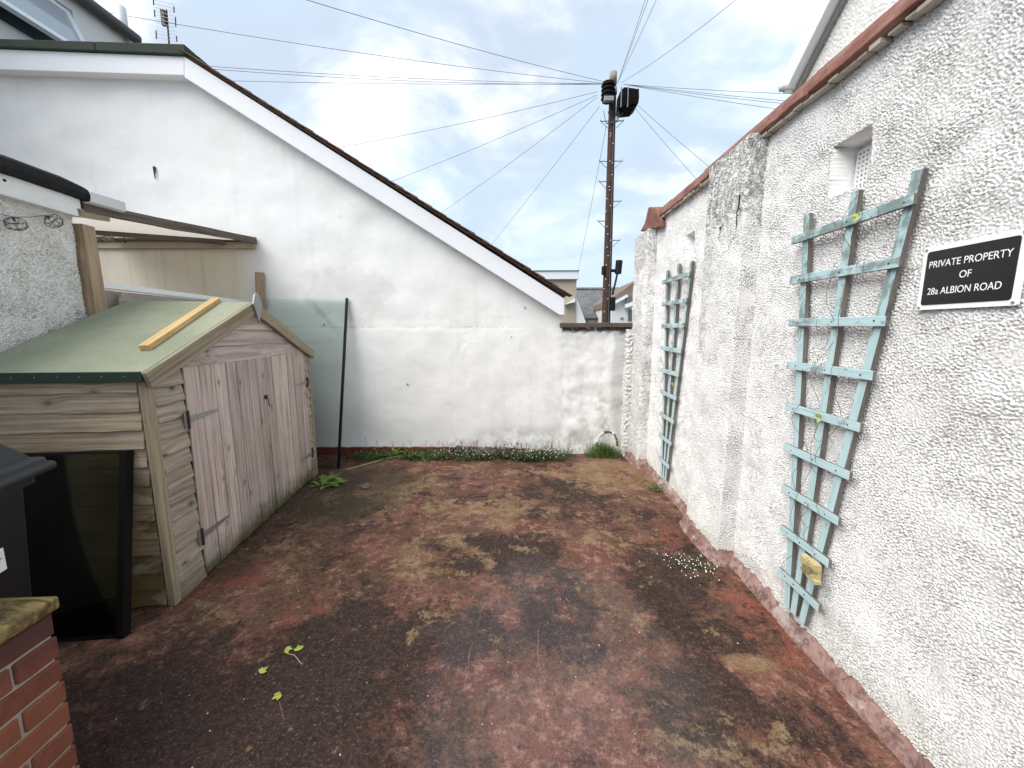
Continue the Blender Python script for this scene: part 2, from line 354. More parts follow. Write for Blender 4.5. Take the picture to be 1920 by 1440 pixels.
# painted render of the back wall
def render_wall(name, cream=False):
    m, t, b = mat(name, .8, .25); p = wpos(t); s = zof(t, p)
    n = noise(t, p, 1.3, 7, .6); n2 = noise(t, p, 6, 8, .68); n3 = noise(t, p, 38, 5, .65)
    strk = noise(t, vmul(t, p, (7, 7, .45)), 1.2, 6, .6)
    c = mix(t, step(t, n, .4, .68), (.85, .847, .835), (.805, .80, .78))
    c = mix(t, mth(t, 'MULTIPLY', step(t, strk, .54, .76), .22), c, (.60, .595, .565))
    xz = nd(t, 'CombineXYZ', {0: s[0], 1: s[2], 2: 0.0}).outputs[0]
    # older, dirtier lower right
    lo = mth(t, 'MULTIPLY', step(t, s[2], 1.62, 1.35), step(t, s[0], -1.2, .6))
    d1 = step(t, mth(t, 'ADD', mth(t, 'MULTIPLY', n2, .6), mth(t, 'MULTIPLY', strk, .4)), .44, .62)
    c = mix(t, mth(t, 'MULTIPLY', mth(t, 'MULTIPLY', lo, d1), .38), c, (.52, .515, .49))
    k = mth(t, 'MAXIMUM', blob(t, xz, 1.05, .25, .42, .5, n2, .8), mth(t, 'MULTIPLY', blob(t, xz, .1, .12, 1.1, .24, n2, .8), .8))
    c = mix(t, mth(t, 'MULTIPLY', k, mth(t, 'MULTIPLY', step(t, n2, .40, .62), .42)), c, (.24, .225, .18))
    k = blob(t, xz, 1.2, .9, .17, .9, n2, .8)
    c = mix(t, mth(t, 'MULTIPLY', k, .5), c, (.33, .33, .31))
    # rust / soot smear under old fixings, bare patch
    k = mth(t, 'MAXIMUM', blob(t, xz, -1.95, 1.85, .5, .3, n2, .9), blob(t, xz, .55, 1.36, .16, .035, n2, .5))
    c = mix(t, mth(t, 'MULTIPLY', k, .20), c, (.40, .38, .34))
    k = step(t, mth(t, 'ABSOLUTE', mth(t, 'SUBTRACT', s[2], mth(t, 'MULTIPLY_ADD', n2, .02, 1.47))), .012, .002)
    k = mth(t, 'MULTIPLY', mth(t, 'MULTIPLY', k, step(t, n3, .42, .6)), step(t, s[0], .3, -.4))
    c = mix(t, mth(t, 'MULTIPLY', k, .5), c, (.32, .31, .28))
    c = mix(t, mth(t, 'MULTIPLY', step(t, n3, .70, .80), .35), c, (.45, .44, .40))
    wq = vadd(t, p, vmul(t, nd(t, 'TexNoise', {'Vector': p, 'Scale': 4.0, 'Detail': 5.0}).outputs['Color'], (.22, .22, .22)))
    ce = nd(t, 'TexVoronoi', {'Vector': vmul(t, wq, (1, 1, .8)), 'Scale': 1.1}, feature='DISTANCE_TO_EDGE').outputs['Distance']
    ck_ = mth(t, 'MULTIPLY', step(t, ce, .0045, .001), step(t, noise(t, p, .9, 3), .52, .60))
    c = mix(t, mth(t, 'MULTIPLY', ck_, .14), c, (.34, .33, .30))
    rp = mth(t, 'MULTIPLY', mth(t, 'MULTIPLY', step(t, mth(t, 'ADD', s[0], mth(t, 'MULTIPLY', n2, .05)), -1.66, -1.63), step(t, mth(t, 'ADD', s[0], mth(t, 'MULTIPLY', n2, .05)), -.78, -.81)), step(t, s[2], 1.58, 1.55))
    c = mix(t, mth(t, 'MULTIPLY', rp, .55), c, (.86, .855, .83))
    # cream paint under the lean-to
    cr = mth(t, 'MULTIPLY', step(t, mth(t, 'ADD', s[0], mth(t, 'MULTIPLY', n, .5)), -2.55, -2.95), step(t, s[2], 2.43, 2.40))
    crc = mix(t, mth(t, 'MULTIPLY', step(t, strk, .45, .7), .6), (.72, .67, .55), (.58, .53, .42))
    c = mix(t, cr, c, crc)
    setc(t, b, c, h=mth(t, 'ADD', n3, mth(t, 'MULTIPLY', n2, 1.5)), hd=.0022, hs=.4)
    return m
M['render'] = render_wall('painted_render')
M['rough_r'] = roughcast('roughcast_white', (.86, .856, .845), .28)
M['rough_p'] = roughcast('roughcast_pilaster', (.82, .815, .80), .5, stain=[(2.45, 2.38, .40, .35, .6), (2.68, 1.95, .10, .6, .35), (4.2, 2.3, .4, .25, .45), (4.2, .9, .3, 1.1, .35)])
M['rough_l'] = roughcast('roughcast_grey', (.83, .82, .785), .35)
m, t, b = mat('pink_plinth_paint', .75, .35); p = wpos(t)
n = noise(t, p, 6, 10, .72, .4); n2 = noise(t, p, 28, 8, .72, .5)
c = mix(t, step(t, n, .36, .62), (.17, .082, .07), (.31, .20, .178))
c = mix(t, mth(t, 'MULTIPLY', step(t, n2, .46, .60), .8), c, (.085, .058, .048))
c = mix(t, mth(t, 'MULTIPLY', step(t, noise(t, p, 3.1, 8, .7), .55, .62), .6), c, (.44, .40, .37))
setc(t, b, c, h=n2, hd=.008, hs=.8); M['pink'] = m
M['redplinth'] = plain('red_plinth_paint', (.17, .035, .028), .7, .3, .3, 8, .004)
M['upvc'] = plain('white_upvc', (.80, .815, .84), .35, .45, .05, 3)
M['old_white'] = plain('weathered_white_paint', (.74, .74, .73), .6, .3, .16, 7, .002)
M['felt_g'] = plain('green_grey_felt', (.055, .065, .052), .9, .2, .25, 25, .003)
M['felt_b'] = plain('black_felt', (.018, .018, .019), .92, .2, .3, 40, .006)
M['tile'] = plain('brown_clay_tile', (.11, .062, .042), .8, .3, .35, 14, .004)
M['slab'] = plain('cap_stone_brown', (.11, .085, .07), .85, .3, .4, 12, .006)
M['mortar'] = plain('mortar', (.42, .39, .33), .9, .2, .3, 30, .004)
M['black'] = plain('black_plastic', (.006, .0065, .007), .5, .3, .15, 20)
M['black_lid'] = plain('black_lid_plastic', (.014, .0155, .018), .45, .35, .15, 20)
M['blackmetal'] = plain('black_metal', (.005, .005, .0055), .45, .2, .1)
M['galv'] = plain('galvanised_steel', (.30, .30, .30), .5, .5, .3, 30, metal=.5)
M['rust'] = plain('rusty_iron', (.06, .035, .022), .8, .3, .4, 40)
M['greyplastic'] = plain('grey_white_plastic', (.62, .62, .61), .4, .4, .1)
M['greymetal'] = plain('dark_grey_metal', (.075, .072, .07), .55, .4, .2)
M['cable'] = plain('cable_sheath', (.09, .09, .10), .6, .3, .1)
M['beige'] = plain('beige_render', (.42, .37, .28), .85, .2, .12, 2)
M['whitehouse'] = plain('white_house_render', (.76, .75, .72), .85, .2, .10, 1.2)
M['paintmark'] = plain('sign_white', (.86, .86, .86), .4, .4, .04)
M['signblack'] = plain('sign_black', (.010, .010, .012), .28, .5, .1)
M['cage'] = plain('wire_cage_brown', (.075, .05, .04), .6, .4, .2)
M['poly'] = plain('roof_sheet_white', (.80, .78, .73), .5, .3, .06, 3)
m, t, b = mat('translucent_roof_sheet', .5, .3)
b.inputs['Base Color'].default_value = (.82, .80, .76, 1)
tr_ = nd(t, 'BsdfTranslucent', {'Color': (.86, .84, .80, 1)}); mx_ = nd(t, 'MixShader', {0: .6}); t.links.new(b.outputs[0], mx_.inputs[1]); t.links.new(tr_.outputs[0], mx_.inputs[2]); t.links.new(mx_.outputs[0], t.nodes['Material Output'].inputs[0]); M['poly'] = m
M['tag'] = plain('pale_yellow_card', (.44, .38, .20), .7, .3, .2, 60)
M['tagdark'] = plain('tan_card_print', (.26, .20, .10), .7, .3, .2, 60)
M['crackmat'] = plain('dark_gap', (.02, .018, .016), .95, .1, .2)
M['straw'] = plain('dry_straw', (.36, .27, .16), .8, .3, .3, 30)
M['litter'] = plain('pale_grit', (.55, .52, .47), .7, .3, .2, 30)
M['stone'] = plain('wet_pebble', (.10, .085, .07), .5, .5, .4, 30, .004)
# terracotta coping
m, t, b = mat('terracotta_coping', .7, .35); p = wpos(t)
n = noise(t, p, 7, 8, .7); n2 = noise(t, p, 30, 6, .7)
c = mix(t, step(t, n, .35, .65), (.155, .052, .034), (.25, .125, .095))
c = mix(t, mth(t, 'MULTIPLY', step(t, n2, .55, .72), .6), c, (.035, .026, .022))
c = mix(t, mth(t, 'MULTIPLY', step(t, noise(t, vmul(t, p, (1, 1, 3)), 5, 8, .75), .58, .68), .6), c, (.38, .31, .27))
setc(t, b, c, h=n2, hd=.004); M['terra'] = m
# coping slab (lichened)
m, t, b = mat('lichened_coping', .85, .25); p = wpos(t)
n = noise(t, vmul(t, p, (4, 10, 6)), 3, 8, .7, .8); n2 = noise(t, p, 45, 5, .7)
c = mix(t, step(t, n, .38, .62), (.085, .060, .022), (.27, .20, .085))
c = mix(t, mth(t, 'MULTIPLY', step(t, n2, .55, .7), .5), c, (.05, .045, .03))
setc(t, b, c, h=n, hd=.006); M['lichen'] = m
# brick
m, t, b = mat('red_brick', .8, .3); p = opos(t); w = wpos(t)
rnd = nd(t, 'ObjectInfo').outputs['Random']; n = noise(t, w, 30, 7, .7); n2 = noise(t, w, 7, 5, .6)
c = mix(t, step(t, rnd, .1, .9), (.27, .092, .052), (.18, .060, .040))
c = mix(t, mth(t, 'MULTIPLY', step(t, n, .5, .7), .5), c, (.26, .10, .065))
c = mix(t, mth(t, 'MULTIPLY', step(t, n, .45, .3), .6), c, (.055, .026, .022))
zb = zof(t, w)[2]
c = mix(t, mth(t, 'MULTIPLY', step(t, mth(t, 'ADD', zb, mth(t, 'MULTIPLY', n2, .16)), .54, .70), .75), c, (.060, .032, .034))
setc(t, b, c, h=n, hd=.004, hs=.6); M['brick'] = m
M['wood_door'] = wood('weathered_door_boards', (0.388, 0.297, 0.250), (0.615, 0.502, 0.441), (0.276, 0.205, 0.174), (0.553, 0.481, 0.451), .45, .55, green=.9, var=.19)
M['wood_side'] = wood('weathered_cladding', (0.348, 0.255, 0.164), (0.561, 0.445, 0.320), (0.233, 0.170, 0.107), (0.484, 0.435, 0.377), .45, .7, green=.15, wet=.85, var=.16)
M['wood_front'] = wood('weathered_front_cladding', (0.292, 0.226, 0.160), (0.453, 0.379, 0.299), (0.173, 0.133, 0.100), (0.399, 0.359, 0.319), .5, .9, green=.5, var=.12)
M['wood_trim'] = wood('weathered_trim', (0.268, 0.208, 0.128), (0.402, 0.329, 0.222), (0.148, 0.114, 0.060), (0.322, 0.289, 0.222), .4, .4, green=.3, var=.12)
M['wood_post'] = wood('treated_post', (0.300, 0.203, 0.120), (0.434, 0.316, 0.203), (0.210, 0.134, 0.074), (0.374, 0.300, 0.226), .3, .4, var=.08)
M['wood_dark'] = wood('old_dark_rafter', (.085, .062, .046), (.17, .13, .10), (.04, .03, .022), (.14, .125, .11), .4, .3, var=.1)
M['wood_new'] = wood('new_pine_batten', (.56, .36, .14), (.66, .46, .21), (.46, .27, .10), (.62, .43, .2), .2, .3, var=.02, rough=.55)
M['wood_pole'] = wood('creosoted_pole', (0.041, 0.020, 0.014), (0.090, 0.046, 0.033), (0.022, 0.013, 0.010), (0.068, 0.045, 0.038), .3, .2, var=.02)
M['ply'] = wood('grey_brown_panel', (0.330, 0.277, 0.240), (0.434, 0.374, 0.330), (0.300, 0.210, 0.180), (0.374, 0.353, 0.330), .5, .0, var=.02)
# trellis: paint on the face, bare weathered wood on the sides
m, t, b = mat('blue_trellis_paint', .65, .35); p = opos(t); rnd = nd(t, 'ObjectInfo').outputs['Random']
q = vadd(t, p, nd(t, 'CombineXYZ', {0: mth(t, 'MULTIPLY', rnd, 31.), 1: rnd, 2: 0.0}).outputs[0])
gr = noise(t, vmul(t, q, (4, 70, 40)), 1, 5, .65, .3); n = noise(t, q, 9, 7, .7)
nzf = nd(t, 'SeparateXYZ', {0: nd(t, 'TexCoord').outputs['Normal']}).outputs[2]
zw = zof(t, wpos(t))[2]
blue = mix(t, step(t, gr, .3, .7), (.37, .53, .555), (.48, .635, .65))
bare = mix(t, step(t, gr, .35, .65), (.085, .060, .046), (.165, .125, .10))
wear = mth(t, 'ADD', mth(t, 'ADD', mth(t, 'MULTIPLY', n, .6), mth(t, 'MULTIPLY', gr, .4)), mth(t, 'MULTIPLY', step(t, zw, .9, 2.0), .13))
c = mix(t, mth(t, 'MULTIPLY', step(t, wear, .56, .66), .8), blue, mix(t, .5, bare, (.16, .26, .25)))
c = mix(t, step(t, nzf, .75, .45), c, mix(t, .10, bare, blue))
setc(t, b, c, h=gr, hd=.002, hs=.6); M['trellis'] = m
# green mineral felt on the shed
m, t, b = mat('green_shed_felt', .95, .15); p = wpos(t)
n = noise(t, p, 2.2, 5, .6); n2 = noise(t, p, 140, 3, .6); n3 = noise(t, p, 18, 6, .7)
c = mix(t, step(t, n, .35, .65), (.24, .26, .178), (.30, .318, .228))
c = mix(t, mth(t, 'MULTIPLY', step(t, n3, .55, .75), .3), c, (.13, .135, .085))
c = mix(t, mth(t, 'MULTIPLY', step(t, n2, .5, .7), .45), c, (.38, .385, .32))
setc(t, b, c, h=n2, hd=.002, hs=.6); M['shedfelt'] = m
M['shedfelt_edge'] = plain('wet_dark_green_felt', (.014, .030, .020), .45, .4, .25, 20, .002)
# glass
def glass(name, tint, refl=.9, rough=.0):
    m = bpy.data.materials.new(name); m.use_nodes = True; t = m.node_tree; t.nodes.clear()
    fr = nd(t, 'Fresnel', {'IOR': 1.45})
    tr = nd(t, 'BsdfTransparent', {'Color': tint+(1,)}); gl = nd(t, 'BsdfGlossy', {'Roughness': rough, 'Color': (refl, refl, refl, 1)})
    mx = nd(t, 'MixShader', {0: fr.outputs[0]}); t.links.new(tr.outputs[0], mx.inputs[1]); t.links.new(gl.outputs[0], mx.inputs[2])
    o = nd(t, 'OutputMaterial'); t.links.new(mx.outputs[0], o.inputs[0]); return m
M['glass'] = glass('green_tint_glass', (.955, .985, .972))
M['glassdark'] = glass('dark_tint_glass', (.60, .58, .44), .5, .03)
M['pane'] = plain('window_pane', (.10, .12, .14), .05, .8, .05)
M['pane_l'] = plain('window_pane_pale', (.42, .46, .48), .08, .8, .05)  # pale colour painted in for light reflected by the open sash
# slates
m, t, b = mat('slate_roof', .7, .35); p = opos(t)
bk = nd(t, 'TexBrick', {'Vector': vmul(t, p, (1, 1, 1)), 'Scale': 1.0, 'Color1': (.10, .103, .11, 1), 'Color2': (.16, .16, .165, 1), 'Mortar': (.02, .02, .022, 1), 'Mortar Size': .012, 'Brick Width': .3, 'Row Height': .2})
n = noise(t, p, 3, 6, .65); sy = zof(t, p)[1]
c = mix(t, mth(t, 'MULTIPLY', step(t, mth(t, 'ADD', mth(t, 'MULTIPLY', sy, .12), n), .62, .85), .8), bk.outputs[0], (.16, .13, .035))
c = mix(t, mth(t, 'MULTIPLY', step(t, noise(t, p, 6, 6, .7), .58, .7), .5), c, (.17, .13, .11))
setc(t, b, c, h=bk.outputs['Fac'], hd=.01); M['slate'] = m
# leaves
def leafmat(name, c1, c2):
    m, t, b = mat(name, .5, .4); w = wpos(t)
    c = mix(t, step(t, noise(t, w, 25, 4), .35, .65), c1, c2); setc(t, b, c)
    tr = nd(t, 'BsdfTranslucent', {'Color': c}); mx = nd(t, 'MixShader', {0: .3})
    o = t.nodes['Material Output']; t.links.new(b.outputs[0], mx.inputs[1]); t.links.new(tr.outputs[0], mx.inputs[2]); t.links.new(mx.outputs[0], o.inputs[0]); return m
M['leaf'] = leafmat('weed_leaf', (.055, .105, .022), (.115, .19, .05))
M['leafb'] = leafmat('bright_leaf', (.15, .25, .04), (.25, .37, .09))
M['leafd'] = leafmat('groundcover_leaf', (.045, .07, .025), (.10, .13, .055))
M['grass'] = leafmat('grass_blade', (.07, .13, .025), (.15, .22, .07))
M['petal'] = plain('white_petal', (.78, .76, .76), .6, .3, .05)
M['leafy'] = leafmat('yellow_green_leaf', (.36, .42, .06), (.50, .55, .13))
M['stem'] = plain('brown_vine_stem', (.13, .095, .07), .8, .2, .2)
M['ivy'] = leafmat('ivy_leaf', (.02, .035, .010), (.05, .075, .02))

# ------------------------------------------------------------------ ground
g = MB(); n = 60
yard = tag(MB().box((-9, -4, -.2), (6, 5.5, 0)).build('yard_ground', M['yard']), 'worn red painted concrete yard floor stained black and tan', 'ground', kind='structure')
st = tag(MB().box((-400, -400, -.6), (400, 400, -.204)).build('ground', M['street']), 'street ground around the houses', 'ground', kind='structure')

# ------------------------------------------------------------------ gable house (white back wall)
gh = root('gable_house', 'white rendered gable house with white bargeboard and brown tiled sloping verge', 'house', tuple(B0), BACK_ROT)
XL = -7.5
fa, fb, fc, fd = bl(0, 92, .12), bl(345, 106, .12), bl(0, 130, .12), bl(345, 141, .12)
ea, eb = bl(1058, 560, .12), bl(1058, 590, .12)
slope = (ea.z-fb.z)/(ea.x-fb.x)
def edge_z(x, e0, e1): return e0.z+(e1.z-e0.z)*(x-e0.x)/(e1.x-e0.x)
XR = bl(1053, 620).x                                   # right end of house wall
d = .02; xs = np.arange(XL, XR+d*.5, d); zs = np.arange(0, 4.2, d)
nx, nz = len(xs), len(zs)
Hh = .003*fftn(nx, nz, d, .7, .5, 11)+.0004*fftn(nx, nz, d, .16, .5, 12)+.00025*fftn(nx, nz, d, .07, .4, 13)
xx, zz_ = np.meshgrid(xs, zs, indexing='ij'); wob = .012*fftn(nx, nz, d, .35, .5, 14)
def sst(a, lo, hi): q = np.clip((a-lo)/(hi-lo), 0, 1); return q*q*(3-2*q)
# older low wall swallowed by the render: a ledge at about 1.5 m, re-rendered patches below
Hh += .004*sst(-(zz_+wob-1.47), 0, .03)*sst(xx, -2.6, -2.5)
patch = sst(xx+wob, -1.68, -1.65)*sst(-(xx+wob), .80, .83)*sst(-(zz_), -1.55, -1.52); Hh += .002*patch
patch = sst(xx+wob, -.62, -.58)*sst(-(zz_+wob), -1.42, -1.38); Hh += .003*patch
patch = sst(xx+wob*2, -.70, -.66)*sst(-(xx+wob*2), .60, .64)*sst(zz_, .9, 1.0)*sst(-zz_, -1.45, -1.4); Hh += .004*patch
P = np.zeros((nx, nz, 3)); P[..., 0] = xx; P[..., 1] = -Hh-.012; P[..., 2] = zz_
cxs = (xs[:-1]+xs[1:])/2; czs = (zs[:-1]+zs[1:])/2
lim = np.minimum(edge_z(cxs, fc, fd)+.06, fd.z+.02+(cxs-fd.x)*slope)
keep = czs[None] < lim[:, None]
grid_mesh('wall', P, M['render'], gh, keep, flip=False)
body = [(XL, 0), (XR-.01, 0), (XR-.01, fd.z+.02+(XR-fd.x)*slope-.05), (fd.x, fd.z), (XL, edge_z(XL, fc, fd))]
MB().prism(body, .02, 6).build('rear_masonry', M['render'], gh)
zl0, zl1 = edge_z(XL, fa, fb), edge_z(XL, fc, fd)
fo = MB().prism([(XL, zl1), (fd.x, fd.z), (fb.x, fb.z), (XL, zl0)], -.12, -.002).build('fascia', M['upvc'], gh, .004)
lower = Vector((fd.x+.012, 0, fd.z-.045))
MB().prism([(fb.x+.004, fb.z+.0), (ea.x, ea.z), (eb.x, eb.z), (eb.x-.045, eb.z-.006), (fd.x+.004, fd.z-.02)], -.124, -.003).build('bargeboard', M['upvc'], gh, .004)
# roof: slab with verge tiles course by course
t0, t1 = bl(345, 104, .12), bl(1062, 556, .12)
dirs = Vector((t1.x-t0.x, 0, t1.z-t0.z)); Ls = dirs.length; dirs.normalize(); nup = Vector((-dirs.z, 0, dirs.x))
roof = MB().prism([(t0.x, t0.z+.004), (t1.x, t1.z+.004), ((t1+nup*.02).x, (t1+nup*.02).z), ((t0+nup*.02).x, (t0+nup*.02).z)], -.13, 6).build('roof', M['tile'], gh)
nt = 26
for i in range(nt):
    s0 = Ls*(i/nt)-.03; s1 = s0+Ls/nt+.075
    for k, ly in enumerate((-.165,)):
        c0 = t0+dirs*s0+nup*(.026+random.uniform(-.002, .003)); c1 = t0+dirs*s1+nup*(.036+random.uniform(-.003, .004))
        y0 = ly+random.uniform(-.006, .006)
        c0.y = c1.y = y0+.09
        plank('tile', roof, c0, c1, nup, .18, .011, M['tile'], seg=2, bev=.002)
# felt capped flat roof edge
p0, p1 = bl(0, 72, .15), bl(345, 82, .15)
sx = bl(176, 75, .15).x
for xa, xb in ((XL, sx-.004), (sx+.004, p1.x)):
    za, zb = edge_z(xa, p0, p1), edge_z(xb, p0, p1); za2, zb2 = edge_z(xa, fa, fb)+.003, edge_z(xb, fa, fb)+.003
    MB().prism([(xa, za2), (xb, zb2), (xb, zb), (xa, za)], -.15, 1.2).build('felt_edging', M['felt_g'], gh, .008)
q = bl(402, 134, .15); q2 = bl(352, 108, .15)
MB().prism([(p1.x+.002, p1.z), (p1.x+.002, edge_z(p1.x, fa, fb)+.05), (q2.x, q2.z+.05), (q.x, q.z)], .02, 1.2).build('felt_hip', M['felt_g'], gh, .006)
MB().box((XL, 1.2, 4.0), (p1.x, 6, 4.2)).build('flat_roof', M['felt_g'], gh)
# red plinth paint at the wall foot
pr, pe = bl(592, 838).x, -.78
for nm, xa, xb, h, mm in (('plinth', -2.7, pe, .085, 'redplinth'), ('plinth', pe+.004, .42, .095, 'pink')):
    k = 40; pts = [(xa+(xb-xa)*i/k, (h if mm == 'redplinth' else h*(1-.75*(i/k)**2))+.008*math.sin(i*1.7)*random.random()) for i in range(k+1)]
    MB().prism([(xa, -.01)]+[(xb, -.01)]+pts[::-1], -.045, -.005).build(nm, M[mm], gh, .003)
# small fixings on the wall: dark hole, clip
hp = bl(294, 326)
MB().tube([(hp.x, -.02, hp.z+.06), (hp.x+.008, -.035, hp.z+.01), (hp.x+.002, -.03, hp.z-.06)], .014, 6, .004).build('old_bracket', M['rust'], gh)
for (x, y) in ((984, 577), (609, 609), (959, 632), (765, 720)):
    q = bl(x, y); MB().tube([(q.x, -.005, q.z), (q.x, -.030, q.z)], .007, 6).build('wall_plug', M['crackmat'], gh)

# ------------------------------------------------------------------ low boundary wall right of the gable
bw = root('boundary_wall', 'low white rendered wall with brown capping between gable house and roughcast building', 'wall', tuple(B0), BACK_ROT)
xa, xb = XR+.004, 1.34; zt = bl(1100, 614).z
d = .018; xs = np.arange(xa, xb, d); zs = np.linspace(0, zt, int(zt/d)); nx, nz = len(xs), len(zs)
Hh = .004*fftn(nx, nz, d, .4, .5, 21)+.0010*fftn(nx, nz, d, .12, .5, 22)+.0005*fftn(nx, nz, d, .05, .4, 23)
xx, zz_ = np.meshgrid(xs, zs, indexing='ij')
brk = fftn(nx, nz, d, .15, .5, 24)
Hh -= .03*sst(zz_+.03*brk, zt-.045, zt-.02)
P = np.zeros((nx, nz, 3)); P[..., 0] = xx; P[..., 1] = -Hh-.024; P[..., 2] = zz_
grid_mesh('wall', P, M['render'], bw)
MB().box((xa, .03, 0), (xb, .24, zt)).build('wall_core', M['mortar'], bw)
cx = np.linspace(xa-.03, 1.30, 4)
for i in range(3):
    zc = zt+random.uniform(-.003, .003)
    MB().box((cx[i]+.002, -.075, zc), (cx[i+1]-.002, .27, zc+.05)).build('cap_slab', M['slab'], bw, .006)
# ragged bedding under the caps
mbm = MB(); rr = random.Random(3)
for i in range(26):
    x = xa+rr.random()*(xb-xa-.05); mbm.tube([(x, -.02, zt-.012), (x+rr.uniform(.02, .07), -.028, zt-.015-rr.random()*.02)], .02, 5, .012)
o = mbm.build('bedding_mortar', M['slab'], bw); o['kind'] = 'stuff'
# rough corner stub
cr0 = 1.175
def stub(name, x0, x1, y0, z1, seed, m):
    pts = [(x0, 0.0), (x0, y0), (x1, y0)]
    out = rough_path(name, bw, m, pts, 0, z1, .010, .007, seed, side=-1, rnd=4, lam=.05); return out
stub('buttress', 1.17, 1.36, -.13, zt-.02, 31, M['rough_p'])
MB().box((1.19, -.11, 0), (1.36, 0, zt-.03)).build('buttress_core', M['rough_p'], bw)
# arched vent hole at the wall foot
ar = [bl(x, y) for x, y in ((1118, 846), (1118, 828), (1122, 815), (1131, 809), (1141, 808), (1150, 812), (1155, 824), (1156, 846))]
for qa, qb in zip(ar[:-1], ar[1:]):
    for f0, f1 in ((.04, .48), (.54, .96)):
        c0, c1 = qa.lerp(qb, f0), qa.lerp(qb, f1); c0.y = c1.y = -.034+random.uniform(-.006, .004); c0.z = max(c0.z, .0); c1.z = max(c1.z, .004)
        plank('arch_stone', bw, c0, c1, (0, -1, 0), .022+random.uniform(-.006, .006), .02, M['rough_p'] if random.random() < .5 else M['slab'], seg=2, bev=.003)
MB().prism([(q.x, max(q.z, 0)) for q in ar], -.037, -.033).build('arch_infill', M['rough_p'], bw)

# ------------------------------------------------------------------ upper storey set back above the flat roof
uh = root('rear_house', 'white upper storey with open window behind the flat roof edge', 'house', (-6, 4.7, 4.2))
e0, e1 = onx(115, -10, -6.), onx(245, 72, -6.)
ez = e0[2]+.08
def rel(P): return (P[0]+6, P[1]-4.7, P[2]-4.2)
y1 = e1[1]-4.7-.12
wy1, wz0, wz1 = onx(136, 21, -6.)[1]-4.7, 4.95-4.2, onx(136, 21, -6.)[2]-4.2
wy0 = -1.0
mb = MB()
mb.box((-3, -2.4, 0), (0, wy0, ez-4.2)); mb.box((-3, wy1, 0), (0, y1, ez-4.2)); mb.box((-3, wy0, 0), (0, wy1, wz0)); mb.box((-3, wy0, wz1), (0, wy1, ez-4.2))
mb.build('wall', M['whitehouse'], uh)
MB().box((-.3, wy0, wz0), (-.2, wy1, wz1)).build('room_panel', M['pane'], uh)
win = MB().box((-.12, wy1-.07, wz0), (-.05, wy1-.004, wz1)).box((-.12, wy0, wz0), (-.05, wy1-.07, wz0+.06)).box((-.12, wy0, wz1-.06), (-.05, wy1-.07, wz1)).build('window', M['upvc'], uh, .005)
MB().box((-.10, wy0, wz0+.06), (-.09, wy1-.07, wz1-.06)).build('pane', M['pane'], win)
# opened top-hung sash
Mt = Matrix.Translation((-.04, 0, wz1-.03))@Matrix.Rotation(R(-24), 4, 'Y')
sh = wz1-wz0-.04
sa = MB().box((-.03, wy1-.10, -sh), (.03, wy1-.03, 0), Mt).box((-.03, wy0, -sh), (.03, wy1-.10, -sh+.07), Mt).box((-.03, wy0, -.07), (.03, wy1-.10, 0), Mt).build('sash', M['upvc'], uh, .004)
MB().box((-.008, wy0, -sh+.07), (.008, wy1-.10, -.07), Mt).build('pane', M['pane_l'], sa)
MB().tube([(.10, -2.4, ez-4.2+.0), (.10, y1+.12, ez-4.2)], .075, 10).build('gutter', M['greymetal'], uh, smooth=True)
MB().box((-.5, -2.4, ez-4.2+.06), (.06, y1+.05, ez-4.2+.11)).build('eaves_felt', M['felt_g'], uh)
vp = rel(onx(231, 62, -6.1)); vt = rel(onx(228, 15, -6.1))
MB().tube([(vp[0], vp[1], .1), (vp[0], vp[1], vp[2]), (vp[0], vp[1], vt[2])], .07, 10).build('vent_pipe', M['greyplastic'], uh, smooth=True)
MB().tube([(vp[0], vp[1], vp[2]-.20), (vp[0], vp[1], vp[2]-.0)], .10, 10).build('pipe_collar', M['greyplastic'], uh, smooth=True)

# aerial on the roof behind
ab = ony(314, 84, 7.2)
ae = root('tv_aerial', 'thin television aerial of many wire rods above the flat roof', 'aerial', (ab[0], ab[1], 4.2))
def rl(x, y): P = ony(x, y, 7.2); return Vector((P[0]-ab[0], 0, P[2]-4.2))
MB().tube([(0, 0, 0), rl(317, 80), rl(312, 18)], .013, 6).build('mast', M['rust'], ae)
MB().box((-.03, -.04, rl(313, 50).z), (.03, -.0, rl(313, 20).z)).build('junction_box', M['greymetal'], ae)
for i, (yl) in enumerate((8, 15, 22, 29, 36, 43, 50, 58, 64, 70, 77)):
    pz = rl(314, yl).z; w = .18
    a, b_ = rl(293+yl*.07, yl-4), rl(332+yl*.06, yl+6)
    MB().tube([(a.x, -.05, a.z), (b_.x, -.05, b_.z)], .0035, 4).build('rod', M['galv'], ae)
for (x, y, yy) in ((293, 4, 14), (295, 23, 36), (298, 62, 77), (331, 17, 28), (334, 37, 54), (336, 72, 82)):
    MB().tube([(rl(x, y).x, -.05, rl(x, y).z), (rl(x+.5, yy).x, -.05, rl(x, yy).z)], .009, 5).build('dipole_cap', M['rust'], ae)

